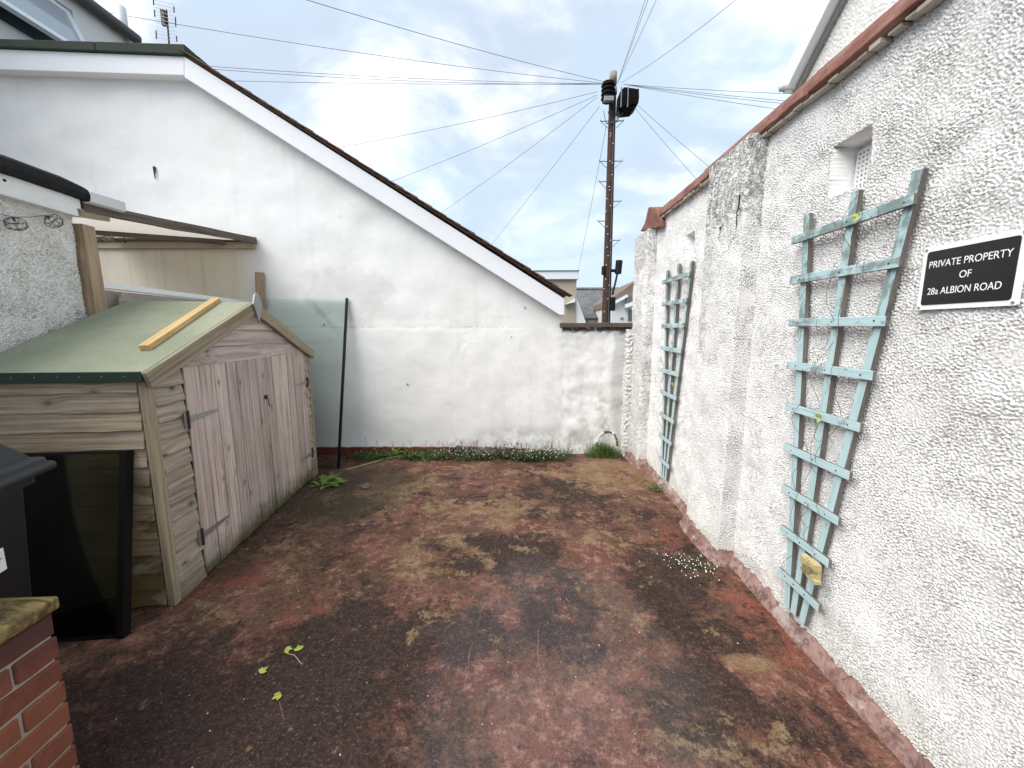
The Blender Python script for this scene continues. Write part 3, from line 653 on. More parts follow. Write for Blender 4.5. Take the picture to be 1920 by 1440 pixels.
# ------------------------------------------------------------------ right-hand roughcast building
WX = 1.33
rb = root('roughcast_building', 'white roughcast single storey building with pilasters and red coping', 'building', (0, 0, 0))
VY = (1.615, 1.80, 2.015, 2.222)
rough_path('wall', rb, M['rough_r'], [(WX, .6), (WX, 2.30)], 0, 2.53, .0033, .0047, 41, side=1, recess=[(VY[0], VY[1], VY[2], VY[3], .11)])
rough_path('wall', rb, M['rough_r'], [(WX, -1.6), (WX, .6)], 0, 2.53, .009, .0036, 43, side=1, lam=.022)
rough_path('wall', rb, M['rough_r'], [(WX, 2.30), (WX, 4.5)], 0, 2.53, .0044, .0050, 44, side=1, recess=[(3.13, 3.28, 2.03, 2.20, .10)], lam=.0145)
PX = 1.232
rough_path('pilaster', rb, M['rough_p'], [(WX+.03, 2.275), (PX, 2.275), (PX, 2.735), (WX+.03, 2.735)], 0, 2.50, .0044, .0043, 51, side=1, rnd=4, lam=.0135)
rough_path('pilaster', rb, M['rough_p'], [(WX+.03, 3.97), (1.235, 3.97), (1.235, 4.41), (WX+.2, 4.41)], 0, 2.43, .0075, .0056, 55, side=1, rnd=14, lam=.02)
MB().box((WX+.15, -.6, 0), (3.2, 4.46, 2.5)).build('inner_masonry', M['mortar'], rb)
MB().box((PX+.03, 2.30, 0), (WX+.02, 2.71, 2.47)).build('pilaster_core', M['mortar'], rb)
MB().box((1.265, 3.995, 0), (WX+.15, 4.385, 2.41)).build('pilaster_core', M['mortar'], rb)
MB().prism([(WX+.02, 2.50), (2.3, 2.72), (2.3, 2.78), (WX+.02, 2.56)], -.6, 4.4).build('roof', M['felt_g'], rb)
# air bricks set in the recesses: plate with shallow holes over a dark back
def air_brick(y0, y1, z0, z1, x, nyh, nzh):
    ky = [0]; kz = [0]
    for _ in range(nyh): ky += [ky[-1]+1.5, ky[-1]+2.5]
    for _ in range(nzh): kz += [kz[-1]+1.5, kz[-1]+2.5]
    ys = y0+(y1-y0)*np.array(ky+[ky[-1]+1.5])/(ky[-1]+1.5); zs_ = z0+(z1-z0)*np.array(kz+[kz[-1]+1.5])/(kz[-1]+1.5); mb = MB()
    ny, nz = len(ys), len(zs_)
    V0 = [(x, a, c) for a in ys for c in zs_]; fs = []
    for i in range(ny-1):
        for j in range(nz-1):
            q = (i*nz+j, (i+1)*nz+j, (i+1)*nz+j+1, i*nz+j+1)
            if i % 2 == 1 and j % 2 == 1:
                b0 = len(V0); V0 += [(x+.003, ys[i], zs_[j]), (x+.003, ys[i+1], zs_[j]), (x+.003, ys[i+1], zs_[j+1]), (x+.003, ys[i], zs_[j+1])]
                fs += [(q[0], q[1], b0+1, b0), (q[1], q[2], b0+2, b0+1), (q[2], q[3], b0+3, b0+2), (q[3], q[0], b0, b0+3)]
            else: fs.append(q)
    mb.add(V0, fs)
    return mb
o = air_brick(VY[0]+.004, VY[1]-.02, VY[2]+.004, VY[3]-.03, WX+.085, 8, 9); ob = o.build('air_brick', M['old_white'], rb)
MB().box((WX+.0885, VY[0]+.006, VY[2]+.006), (WX+.092, VY[1]-.022, VY[3]-.032)).build('air_brick_dark_back', M['crackmat'], ob)  # dark box close behind the plate, stands in for shade inside the holes
# pink plinth following the wall foot
def plinth(pts, z, seed):
    rough = np.random.default_rng(seed)
    out = []
    for p, q in zip(pts[:-1], pts[1:]):
        p, q = np.array(p), np.array(q); n = max(2, int(np.linalg.norm(q-p)/.025)); out += [p+(q-p)*k/n for k in range(n)]
    out.append(np.array(pts[-1])); P2 = np.array(out)
    prof = [(-.050, -.01), (-.040, .016), (-.028, .038), (-.016, z*.8), (.02, z*.8+.006)]
    G = np.zeros((len(P2), len(prof), 3))
    T = np.gradient(P2, axis=0); T /= np.linalg.norm(T, axis=1)[:, None]; N = np.stack([T[:, 1], -T[:, 0]], 1)
    wv = np.convolve(rough.standard_normal(len(P2)+8), np.ones(9)/9, 'valid')
    for j, (o_, zz0) in enumerate(prof):
        G[:, j, 0] = P2[:, 0]+N[:, 0]*(o_*(1+.35*wv)); G[:, j, 1] = P2[:, 1]+N[:, 1]*(o_*(1+.35*wv)); G[:, j, 2] = zz0*(1+.35*rough.standard_normal(len(P2))*.5+.4*wv) if j in (2, 3) else zz0
    return grid_mesh('plinth', G, M['pink'], rb, smooth=False)
plinth([(WX+.005, -.6), (WX+.005, 2.27)], .075, 61)
plinth([(WX+.03, 2.262), (PX-.0, 2.262), (PX-.0, 2.745), (WX+.03, 2.745)], .10, 62)
plinth([(WX+.005, 2.74), (WX+.005, 3.96)], .075, 63)
plinth([(WX+.03, 3.955), (1.235, 3.955), (1.235, 4.38)], .10, 64)
# coping, piece by piece
yj = [-.6, .35, 1.15, 1.92, 2.36, 2.98, 3.62, 4.06]
for i in range(len(yj)-1):
    a, c_ = yj[i]+.003, yj[i+1]-.003; k = 8
    dz = random.uniform(-.006, .006); dx = random.uniform(-.006, .006)
    G = []
    prof = [(WX+.10, 2.500), (WX-.035, 2.488), (WX-.05, 2.500), (WX-.040, 2.545), (WX-.018, 2.583), (WX+.06, 2.605), (WX+.25, 2.62)]
    vs = []; fs = []
    for q in range(k+1):
        y = a+(c_-a)*q/k; w = random.uniform(-.006, .006)
        for j, (px_, pz_) in enumerate(prof): vs.append((px_+dx+(w if j in (1, 2) else w*.3), y, pz_+dz+(random.uniform(-.007, .005) if j in (1, 2) else w*.4)))
    n = len(prof)
    fs = [(q*n+j, q*n+(j+1) % n, (q+1)*n+(j+1) % n, (q+1)*n+j) for q in range(k) for j in range(n)]
    fs += [tuple(range(n)), tuple(k*n+j for j in range(n-1, -1, -1))]
    MB().add(vs, fs).build('coping_tile', M['terra'], rb, .004)
# pale lead-and-mortar edge under the coping
mbm = MB(); rr = random.Random(5)
for i in range(70):
    y = -.5+i*.066; 
    if 2.26 < y < 2.75: continue
    mbm.box((WX-.036-rr.random()*.010, y+rr.random()*.03, 2.482-rr.random()*.010), (WX-.004, y+.05+rr.random()*.05, 2.4895))
o = mbm.build('bedding_mortar', M['mortar'], rb); o['kind'] = 'stuff'
# terracotta horn closing the coping
hn = [onx(x, y, 1.3) for x, y in ((1203, 434), (1212, 418), (1219, 388), (1234, 388), (1238, 402), (1243, 412), (1243, 426))]
MB().prism([(p[1], p[2]) for p in hn], 1.28, 1.46, 'x').build('end_tile', M['terra'], rb, .012)
# cracks in the pilaster render (chipped dark gaps)
def chip(path, r):
    MB().tube([(PX-.004, *q) for q in path], r, 5, r*.5).build('render_crack', M['crackmat'], rb)
chip([tuple(onx(x, y, PX)[1:]) for x, y in ((1389, 365), (1386, 390), (1383, 400), (1382, 425))], .0045)
chip([tuple(onx(x, y, PX)[1:]) for x, y in ((1352, 425), (1351, 432))], .006)

# main house rising behind the annex
rh = root('roughcast_gable', 'tall grey roughcast gable with white bargeboard above the annex roof', 'house', (0, 0, 0))
g0, g1 = onx(1485, 168, 2.3), onx(1570, 0, 2.3)
sl_ = (g1[2]-g0[2])/(g1[1]-g0[1]); ytop = -1.0; ztop = g0[2]+sl_*(ytop-g0[1])
d = .009
MB().prism([(-1, 2.6), (g0[1], 2.6), (g0[1], g0[2]), (ytop, ztop)], 2.33, 5.5, 'x').build('rear_masonry', M['rough_l'], rh)
ys = np.arange(1.2, g0[1], d); zs = np.arange(2.6, 5.9, d); nx, nz = len(ys), len(zs)
Hh = .005*np.clip(fftn(nx, nz, d, .022, .35, 71), -2.2, .5); yy, zz_ = np.meshgrid(ys, zs, indexing='ij')
P = np.zeros((nx, nz, 3)); P[..., 0] = 2.31-Hh; P[..., 1] = yy; P[..., 2] = zz_
cy_ = (ys[:-1]+ys[1:])/2; cz_ = (zs[:-1]+zs[1:])/2
grid_mesh('wall', P, M['rough_l'], rh, cz_[None] < (g0[2]+sl_*(cy_-g0[1]))[:, None]-.01)
nn = Vector((-sl_, 1)).normalized()
def off(y, z, k): return (y+nn.x*k, z+nn.y*k)
MB().prism([off(g0[1], g0[2], -.085), off(g0[1], g0[2], .06), off(ytop, ztop, .06), off(ytop, ztop, -.085)], 2.20, 2.305, 'x').build('bargeboard', M['upvc'], rh, .005)
MB().prism([off(g0[1], g0[2], -.11), off(g0[1], g0[2], -.087), off(ytop, ztop, -.087), off(ytop, ztop, -.11)], 2.27, 2.308, 'x').build('verge_strip', M['galv'], rh)
MB().prism([off(g0[1], g0[2], .0), off(g0[1], g0[2], .05), off(ytop, ztop, .05), off(ytop, ztop, .0)], 2.31, 5.5, 'x').build('roof', M['slate'], rh)
q = onx(1480, 160, 2.22)
MB().tube([(2.165, q[1]+.02, q[2]), (2.9, q[1]+.02, q[2])], .035, 8).build('gutter', M['greyplastic'], rh, smooth=True)

# ------------------------------------------------------------------ trellises
def trellis(label, yoff, flip_seed, tops):
    random.seed(flip_seed)
    tr = root('fan_trellis', label, 'trellis', (WX, yoff, 0), group='blue fan trellises on the roughcast wall')
    X0 = -.024
    posts = [((.150, 1.97), (.012, .112)), ((-.105, 1.985), (-.030, .110)), ((-.345, 1.97), (-.085, .108))]
    for (a, b_) in posts:
        plank('upright', tr, (X0, b_[0], b_[1]), (X0, a[0], a[1]), (-1, 0, 0), .035, .022, M['trellis'], seg=8, wob=.0015, bev=.0015)
    zs_ = [1.872, 1.678, 1.482, 1.281, 1.081, .883, .679, .481, .266]
    for i, z in enumerate(zs_):
        ya = .212-.0172*i; yb = -.362+.0215*i
        n0 = plank('slat', tr, (X0-.019, ya, z+random.uniform(-.004, .004)), (X0-.019, yb, z+random.uniform(-.004, .004)), (-1, 0, 0), .036, .015, M['trellis'], seg=6, wob=.001, bev=.0015)
        for (a, b_) in posts:
            f = (z-b_[1])/(a[1]-b_[1]); y = b_[0]+(a[0]-b_[0])*f
            MB().tube([(X0-.026, y, z), (X0-.0282, y, z)], .0032, 6).build('nail', M['rust'], tr)
    return tr
# uprights: far-left post is the nearly vertical one in the photograph; near post leans most
tr1 = trellis('large blue fan trellis beside the black private property sign', 1.724, 3, None)
tr2 = trellis('blue fan trellis between the two pilasters, away from the sign', 3.425, 4, None)

def vine(label, yoff, seed, leaves):
    rr = random.Random(seed)
    vn = root('dead_vine', label, 'vine', (WX, yoff, 0), group='thin dry vines on the trellises')
    mb = MB()
    for s in range(4):
        y = rr.uniform(-.15, .08); z = rr.uniform(.15, .9); pts = []
        tz = rr.uniform(.6, 1.2); ph = rr.random()*6; n = 40
        y1_ = y+rr.uniform(-.16, .1)
        for i in range(n):
            f = i/(n-1)
            pts.append((-.055+.022*math.sin(ph+f*24), y+(y1_-y)*f+.03*math.sin(ph*2+f*15), min(z+tz*f, 1.97)))
        mb.tube(pts, .0009, 4)
    for s in range(18):
        z = rr.choice([1.872, 1.678, 1.482, 1.281, 1.081, .883, .679])+rr.uniform(-.02, .0); y = rr.uniform(-.28, .15)*(.35+.65*z/1.9)
        pts = [(-.064+.002*math.sin(i), y+.045*(i/7)+.01*math.sin(i*1.3+s), z-.03+.06*math.sin(i/7*3.1+s)) for i in range(8)]
        mb.tube(pts, .0008, 4)
    mb.build('stem', M['stem'], vn)
    for (x, y) in leaves:
        P = onx(x, y, WX-.07)
        m2 = MB(); 
        for k in range(3):
            a = k*2.1+rr.random(); c0 = Vector((0, P[1]-yoff, P[2])); c0.x = -.072
            dv = Vector((-.2, math.cos(a), math.sin(a)))*.022; sv = Vector((0, -math.sin(a), math.cos(a)))*.011
            m2.add([c0, c0+dv*.5+sv, c0+dv+Vector((-.006, 0, 0)), c0+dv*.5-sv], [(0, 1, 2, 3)])
        m2.build('leaf', M['leafy'], vn)
    return vn
vine('thin dry vine twined over the trellis beside the sign', 1.724, 11, [(1609, 404), (1538, 783)])
vine('thin dry vine twined over the trellis between the pilasters', 3.425, 12, [(1277, 601), (1263, 720), (1252, 798)])
# yellowed card tag hung on the near trellis
tp = onx(1524, 1067, WX-.075)
tg = root('plant_tag', 'pale yellow ragged card tag hanging on the blue trellis foot', 'tag', tuple(tp))
m2 = MB(); rr = random.Random(2)
m2.box((-.004, -.045, -.035), (.004, .045, .035))
for i in range(16):
    y, z = rr.uniform(-.045, .045), rr.uniform(-.045, .045); w, h = rr.uniform(.010, .022), rr.uniform(.006, .014)
    xo = rr.uniform(.003, .008); m2.box((-.004-xo, y-w, z-h), (.002, y+w, z+h))
m2.build('card', M['tag'], tg)
m2 = MB()
for i in range(7):
    y, z = rr.uniform(-.02, .03), rr.uniform(-.022, .022); m2.box((-.0135-i*.0004, y-.008, z-.008), (-.011, y+.008, z+.008))
m2.build('print', M['tagdark'], tg)
tg.scale = (2.2, .82, .82)

# ------------------------------------------------------------------ sign
sc0, sc1, sz0, sz1 = 1.074, 1.336, 1.514, 1.712
sg = root('property_sign', 'black private property sign with white border and lettering on the roughcast wall', 'sign', (WX-.012, (sc0+sc1)/2, (sz0+sz1)/2), R(-90))
# local x runs along -Y (reading direction), local y faces into the wall (+X)
hw, hh_ = (sc1-sc0)/2, (sz1-sz0)/2
def rrect(w, h, r, k=5):
    pts = []
    for cx_, cz_, a0 in ((w-r, h-r, 0), (-w+r, h-r, 90), (-w+r, -h+r, 180), (w-r, -h+r, 270)):
        for i in range(k+1): a = R(a0+90*i/k); pts.append((cx_+r*math.cos(a), cz_+r*math.sin(a)))
    return pts
MB().prism(rrect(hw, hh_, .004), -.004, .004).build('backing_plate', M['paintmark'], sg)
MB().prism(rrect(hw-.013, hh_-.015, .008), -.0055, -.003).build('face_panel', M['signblack'], sg)
def text(s, size, x, z, width, m, parent, name='lettering', y=-.0062):
    cu = bpy.data.curves.new('t', 'FONT'); cu.body = s; cu.size = size; cu.align_x = 'CENTER'; cu.align_y = 'CENTER'; cu.extrude = .0003; cu.offset = .0
    to = bpy.data.objects.new('t', cu); C.objects.link(to); bpy.context.view_layer.update()
    me = bpy.data.meshes.new_from_object(to.evaluated_get(bpy.context.evaluated_depsgraph_get())); bpy.data.objects.remove(to)
    co = np.array([v.co[:] for v in me.vertices]); w = np.ptp(co[:, 0]); k = width/w; cx_ = (co[:, 0].max()+co[:, 0].min())/2
    for v in me.vertices: v.co = ((v.co.x-cx_)*k+x, y-v.co.z, v.co.y+z)
    me.materials.clear(); return link(name, me, m, parent)
text('PRIVATE PROPERTY', .030, .0, .041, .214, M['paintmark'], sg)
text('OF', .030, .0, .000, .031, M['paintmark'], sg)
text('28a ALBION ROAD', .030, -.004, -.043, .194, M['paintmark'], sg)
for sx_ in (-1, 1):
    for sz_ in (-1, 1):
        MB().tube([(sx_*(hw-.008), -.0065, sz_*(hh_-.008)), (sx_*(hw-.008), -.004, sz_*(hh_-.008))], .0038, 10).build('screw', M['galv'], sg)

# ------------------------------------------------------------------ shed
random.seed(21)
sd_ = root('garden_shed', 'weathered overlap timber shed with double doors and green felt roof', 'shed', tuple(A), SHED_ROT)
SW, SL, EZ, RZ = 1.85, .74, 1.235, 1.615
UR = SW/2+.02
# inner frame so that gaps stay dark
MB().prism([(.03, .03), (SW-.03, .03), (SW-.03, EZ-.03), (UR, RZ-.05), (.03, EZ-.03)], .03, SL-.02).build('inner_frame', M['wood_dark'], sd_)
MB().box((.0, .0, 0), (SW, SL, .03)).build('floor_bearer', M['wood_dark'], sd_)
# side cladding facing the brick wall (u=0 face)
nb = 13; bh = EZ/nb
def lap(name, p0, p1, nrm, h, m, **k):
    """overlap board: bottom edge kicked out"""
    o = plank(name, sd_, p0, p1, nrm, h, .011, m, **k)
    return o
for i in range(nb+1):
    zc = .012+bh*i+bh/2
    if zc > EZ: break
    tilt = Vector((-1, 0, -.12))
    j = random.uniform(-.003, .003)
    # wide face normal -u ; local y = nrm x x
    lap('cladding_board', (-.014, SL, zc+j), (-.014, .024, zc-j), (-1, 0, .14), bh+.018, M['wood_side'], seg=14, wob=.001, edge=.0020)
# far side
for i in range(nb):
    zc = .012+bh*i+bh/2
    lap('cladding_board', (SW+.014, .02, zc), (SW+.014, SL, zc), (1, 0, .14), bh+.018, M['wood_side'], seg=8, edge=.002)
# back
for i in range(nb):
    zc = .012+bh*i+bh/2
    lap('cladding_board', (SW, SL+.006, zc), (0, SL+.006, zc), (0, 1, .14), bh+.016, M['wood_side'], seg=4)
# front: corner posts, jamb boards, gable boards
DL, DR_, DT = .222, 1.745, 1.255
plank('corner_post', sd_, (-.004, -.006, 0), (-.006, -.006, EZ+.02), (0, -1, 0), .046, .036, M['wood_trim'], seg=8, wob=.001)
plank('corner_post', sd_, (SW+.004, -.006, 0), (SW+.006, -.006, EZ+.0), (0, -1, 0), .046, .036, M['wood_trim'], seg=8, wob=.001)
nbj = 14; bj = (EZ+.01)/nbj
for i in range(nbj):
    zc = .008+bj*i+bj/2
    j = random.uniform(-.004, .004)
    lap('cladding_board', (.022, -.012, zc+j), (DL-.006+random.uniform(-.004, .004), -.012, zc-j), (0, -1, .15), bj+.018, M['wood_front'], seg=5, edge=.0018)
    lap('cladding_board', (DR_+.008+random.uniform(-.004, .004), -.012, zc+j), (SW-.018, -.012, zc-j), (0, -1, .15), bj+.018, M['wood_front'], seg=4, edge=.0016)
def ru(z): return (z-EZ)/(RZ-EZ)*UR, SW+.0-(z-EZ)/(RZ-EZ)*(SW-UR)
gz_ = [EZ+.018, EZ+.125, EZ+.225, RZ-.012]
for i in range(3):
    za, zb = gz_[i]-.012, gz_[i+1]+.004
    (a0, b0), (a1, b1) = ru(max(za, EZ+.004)), ru(zb)
    a0, b0 = max(a0, .012), min(b0, SW-.012)
    if i == 2: a1 = b1 = UR
    n = 9; lo = []; hi = []
    for k in range(n):
        f = k/(n-1); e = .0025*math.sin(k*2.3+i*4)
        lo.append((a0+(b0-a0)*f, za+(e if 0 < k < n-1 else 0))); hi.append((a1+(b1-a1)*f, zb))
    vs = [(x, -.026-.001*i, z) for x, z in lo]+[(x, -.014-.001*i, z) for x, z in lo]+[(x, -.012-.001*i, z) for x, z in hi]+[(x, -.002-.001*i, z) for x, z in hi]
    fs = []
    for k in range(n-1):
        fs += [(k, k+1, 2*n+k+1, 2*n+k), (k, n+k, n+k+1, k+1), (n+k, 3*n+k, 3*n+k+1, n+k+1), (2*n+k, 2*n+k+1, 3*n+k+1, 3*n+k)]
    fs += [(0, 2*n, 3*n, n), (n-1, 2*n-1, 4*n-1, 3*n-1)]
    MB().add(vs, fs).build('gable_board', M['wood_door'], sd_)
# doors of vertical boards
edges = [DL]; npl = 13
ws = [random.uniform(.9, 1.12) for _ in range(npl)]; tot = sum(ws)
for w in ws: edges.append(edges[-1]+w/tot*(DR_-DL))
split = 7
for k, (i0, i1) in enumerate(((0, split), (split, npl))):
    mid = (edges[i0]+edges[i1])/2
    dr = MB().box((edges[i0]+.02, -.010, .20), (edges[i1]-.02, .02, .28)).box((edges[i0]+.02, -.010, .92), (edges[i1]-.02, .02, 1.0)).build('door', M['wood_dark'], sd_)
    for i in range(i0, i1):
        g = .0034 if i != split-1 else .0045
        u = (edges[i]+edges[i+1])/2
        top = DT-.004+.02*(u-DL)/(DR_-DL)
        plank('plank', dr, (u, -.018, .012+random.uniform(0, .006)), (u+random.uniform(-.001, .001), -.018, top+random.uniform(-.004, .003)), (0, -1, 0), edges[i+1]-edges[i]-2*g, .012+random.uniform(-.001, .001), M['wood_door'], seg=10, wob=.0012, edge=.0004, bev=.002)
    for z in (.955, .26):
        s = 1 if k == 0 else -1; x0 = (edges[0] if k == 0 else edges[-1])-s*.012
        hg = MB().prism([(x0, z-.019), (x0+s*.02, z-.019), (x0+s*.25, z-.006), (x0+s*.25, z+.010), (x0+s*.02, z+.019), (x0, z+.019)], -.030, -.0265).build('hinge', M['galv'], dr)
        MB().box((x0-.026 if s > 0 else x0+.006, -.030, z-.045), (x0-.006 if s > 0 else x0+.026, -.024, z+.045)).build('hinge_plate', M['galv'], hg)
        MB().tube([(x0-s*.004, -.034, z-.05), (x0-s*.004, -.034, z+.05)], .007, 8).build('hinge_pin', M['rust'], hg)
lk = MB().box((1.005, -.031, .925), (1.045, -.025, .955)).build('lock_plate', M['rust'], sd_)
MB().tube([(1.025, -.034, .945), (1.03, -.04, .92), (1.045, -.037, .86)], .0035, 5).build('key', M['rust'], lk)
# roof
OV0, OV1, EA = -.035, SL+.05, .055
rz_top = RZ+.035
def roofslab(u_e, z_e):
    return [(u_e, z_e), (UR, rz_top), (UR, rz_top-.022), (u_e, z_e-.022)]
ze = EZ+.012
MB().prism(roofslab(-EA, ze), OV0, OV1).build('roof_panel', M['shedfelt'], sd_, .006)
MB().prism(roofslab(SW+EA+.01, ze), OV0, OV1).build('roof_panel', M['shedfelt'], sd_, .006)
MB().prism([(-EA-.006, ze+.003), (-EA-.002, ze+.006), (-EA+.004, ze-.044), (-EA-.008, ze-.046)], OV0, OV1).build('felt_fold', M['shedfelt_edge'], sd_, .002)
nl = MB()
for i in range(8):
    nl.tube([(-EA-.010, .04+i*.095, ze-.018), (-EA-.006, .04+i*.095, ze-.018)], .0028, 6)
    nl.build('felt_nail', M['galv'], sd_); nl = MB()
# bargeboards
bn = Vector((-(rz_top-ze), 0, UR+EA)).normalized()
plank('bargeboard', sd_, Vector((-EA-.01, OV0-.012, ze))-bn*.045, Vector((UR-.01, OV0-.012, rz_top))-bn*.045, (0, -1, 0), .082, .02, M['wood_trim'], seg=8, wob=.001, edge=.0015)
bn2 = Vector(((rz_top-ze), 0, UR+EA)).normalized()
plank('bargeboard', sd_, Vector((UR+.01, OV0-.012, rz_top))-bn2*.045, Vector((SW+EA+.02, OV0-.012, ze))-bn2*.045, (0, -1, 0), .082, .02, M['wood_trim'], seg=8, wob=.001, edge=.0015)
for vv in (OV0-.03, OV1+.012):
    MB().prism([(UR-.055, rz_top-.02), (UR, rz_top-.155), (UR+.055, rz_top-.02), (UR+.03, rz_top+.045), (UR, rz_top+.06), (UR-.03, rz_top+.045)], vv-.008, vv+.006).build('finial', M['wood_front'] if vv > 0 else M['galv'], sd_, .002)

# batten lying on the felt
def roofz(u): return ze+(rz_top-ze)*(u+EA)/(UR+EA)
a, b_ = Vector((.17, .115, roofz(.17)+.017)), Vector((.93, .195, roofz(.93)+.017))
P0 = A+U*a.x+V*a.y; P1 = A+U*b_.x+V*b_.y
bt = plank('timber_batten', None, (P0[0], P0[1], a.z), (P1[0], P1[1], b_.z), tuple(-U*(rz_top-ze)+np.array([0, 0, UR+EA])), .05, .03, M['wood_new'], seg=4)
tag(bt, 'new pale pine batten lying across the green felt shed roof', 'batten')

# ------------------------------------------------------------------ leaning glass panes
def pane(name, label, p_r0, p_r1, along, width, m, strips, thick=.010, cat='glass panel'):
    """p_r0/p_r1: lower and upper right corner; along: unit vector to the left"""
    P0, P1, Lf = Vector(p_r0), Vector(p_r1), Vector(along).normalized()
    up = P1-P0; H = up.length; up.normalize(); nr = Lf.cross(up).normalized()
    o = root(name, label, cat, tuple(P0))
    def pt(a, h, n): return Lf*a+up*h+nr*n
    def bx(a0, a1, h0, h1, n0, n1, nm, mm):
        vs = [pt(a_, h_, n_) for a_ in (a0, a1) for h_ in (h0, h1) for n_ in (n0, n1)]
        return MB().add(vs, [(0, 1, 3, 2), (4, 6, 7, 5), (0, 4, 5, 1), (2, 3, 7, 6), (0, 2, 6, 4), (1, 5, 7, 3)]).build(nm, mm, o)
    bx(.004, width-.004, .004, H-.004, -thick/2, thick/2, 'pane', m)
    for s in strips: bx(*s(width, H), M['blackmetal'])
    return o
gb = gz(634, 877); gt = onpl(650, 560, B0-BY*.035, BY)
pane('clear_glass_sheet', 'tall clear glass sheet with black edge strip leaning on the white wall', gb, gt, -BX, .90, M['glass'],
     [lambda w, h: (-.014, .008, .0, h+.004, -.014, .014, 'edge_strip')])
g2b = gz(230, 1193); g2t = A+U*-.045+V*.092; g2t[2] = .862
pane('dark_glass_sheet', 'dark tinted glass sheet in black frame leaning on the shed side', g2b, g2t, V, .66, M['glassdark'],
     [lambda w, h: (-.018, .012, 0, h, -.022, .022, 'frame_bar'), lambda w, h: (.012, w, 0, .012, -.014, .014, 'frame_bar'), lambda w, h: (.012, w, h-.012, h, -.014, .014, 'frame_bar')], .006)
# timber stake behind the shed
sp0, sp1 = onpl(489, 600, B0-BY*.10, BY), onpl(487, 511, B0-BY*.05, BY)
stq = np.array([sp0[0], sp0[1]-.12, 0])
sk = plank('timber_stake', None, tuple(stq), tuple(sp1), (.2, -1, 0), .085, .03, M['wood_post'], seg=6)
tag(sk, 'upright brown timber stake between the shed roof and clear glass sheet', 'stake')

# ------------------------------------------------------------------ outbuilding with felt roof
ob_ = root('outbuilding', 'grey roughcast outbuilding with white fascia and black felt roof edge', 'building', tuple(A), SHED_ROT)
OV = .83; OE = .69
rough_path('wall', ob_, M['rough_l'], [(-2.5, OV), (OE, OV), (OE, OV+1.2)], 0, 2.16, .0046, .0052, 81, side=-1, rnd=3)
MB().box((-2.5, OV+.02, 0), (OE-.02, 3.2, 2.2)).build('inner_masonry', M['mortar'], ob_)
fz0, fz1 = 2.135, 2.245
MB().box((-2.5, OV-.05, fz0), (OE+.012, OV+.02, fz1)).build('fascia', M['old_white'], ob_, .004)
MB().box((OE+.012, OV-.03, fz0+.01), (OE+.03, 3.2, fz1)).build('end_fascia', M['wood_dark'], ob_, .003)
k = 26; pts = []
vs = []; fs = []; prof = [(OV-.075, fz1-.005), (OV-.085, fz1+.03), (OV-.075, fz1+.075), (OV-.045, fz1+.095), (OV+.3, fz1+.10), (3.2, fz1+.12), (3.2, fz1-.005)]
for q in range(k+1):
    u = -2.5+(OE+.045+2.5)*q/k
    w = random.uniform(-.006, .006); dn = -.012 if q == k else 0
    for (vv, z) in prof: vs.append((u, vv+w, z+w*.7+(dn if z > fz1+.05 else 0)))
n = len(prof); fs = [(q*n+j, q*n+(j+1) % n, (q+1)*n+(j+1) % n, (q+1)*n+j) for q in range(k) for j in range(n)]+[tuple(range(n)), tuple(k*n+j for j in range(n-1, -1, -1))]
MB().add(vs, fs).build('felt_roof', M['felt_b'], ob_, .006)
q = door(8, 338, OV-.05); MB().tube([(q.x, OV-.049, q.z), (q.x, OV-.054, q.z)], .007, 8).build('screw', M['blackmetal'], ob_)
# gutter end poking past the corner
gp = [(.0, .075), (.0, .0), (.015, -.012), (.075, -.012), (.105, .03), (.11, .075)]
vs = []; gu0, gu1 = OE+.03, .955
inner = [(a+(.006 if a < .05 else -.006), max(z, -.004)+.004 if z < .05 else z) for a, z in gp]
ring = gp+inner[::-1]
for u in (gu0, gu1):
    for (a, z) in ring: vs.append((u, OV-.10+a, 2.235+z*.8+(u-gu0)*.05))
n = len(ring); fs = [(j, (j+1) % n, (j+1) % n+n, j+n) for j in range(n)]+[tuple(range(n)), tuple(range(2*n-1, n-1, -1))]
gu = MB().add(vs, fs).build('gutter', M['greyplastic'], ob_, .002)
vs = [(u, OV-.10+a, 2.235+z*.8+(u-gu0)*.05) for u in (gu1+.001, gu1+.008) for (a, z) in gp]
n = len(gp); MB().add(vs, [tuple(range(n)), tuple(range(2*n-1, n-1, -1))]+[(j, (j+1) % n, (j+1) % n+n, j+n) for j in range(n)]).build('stop_end', M['greyplastic'], gu, .002)
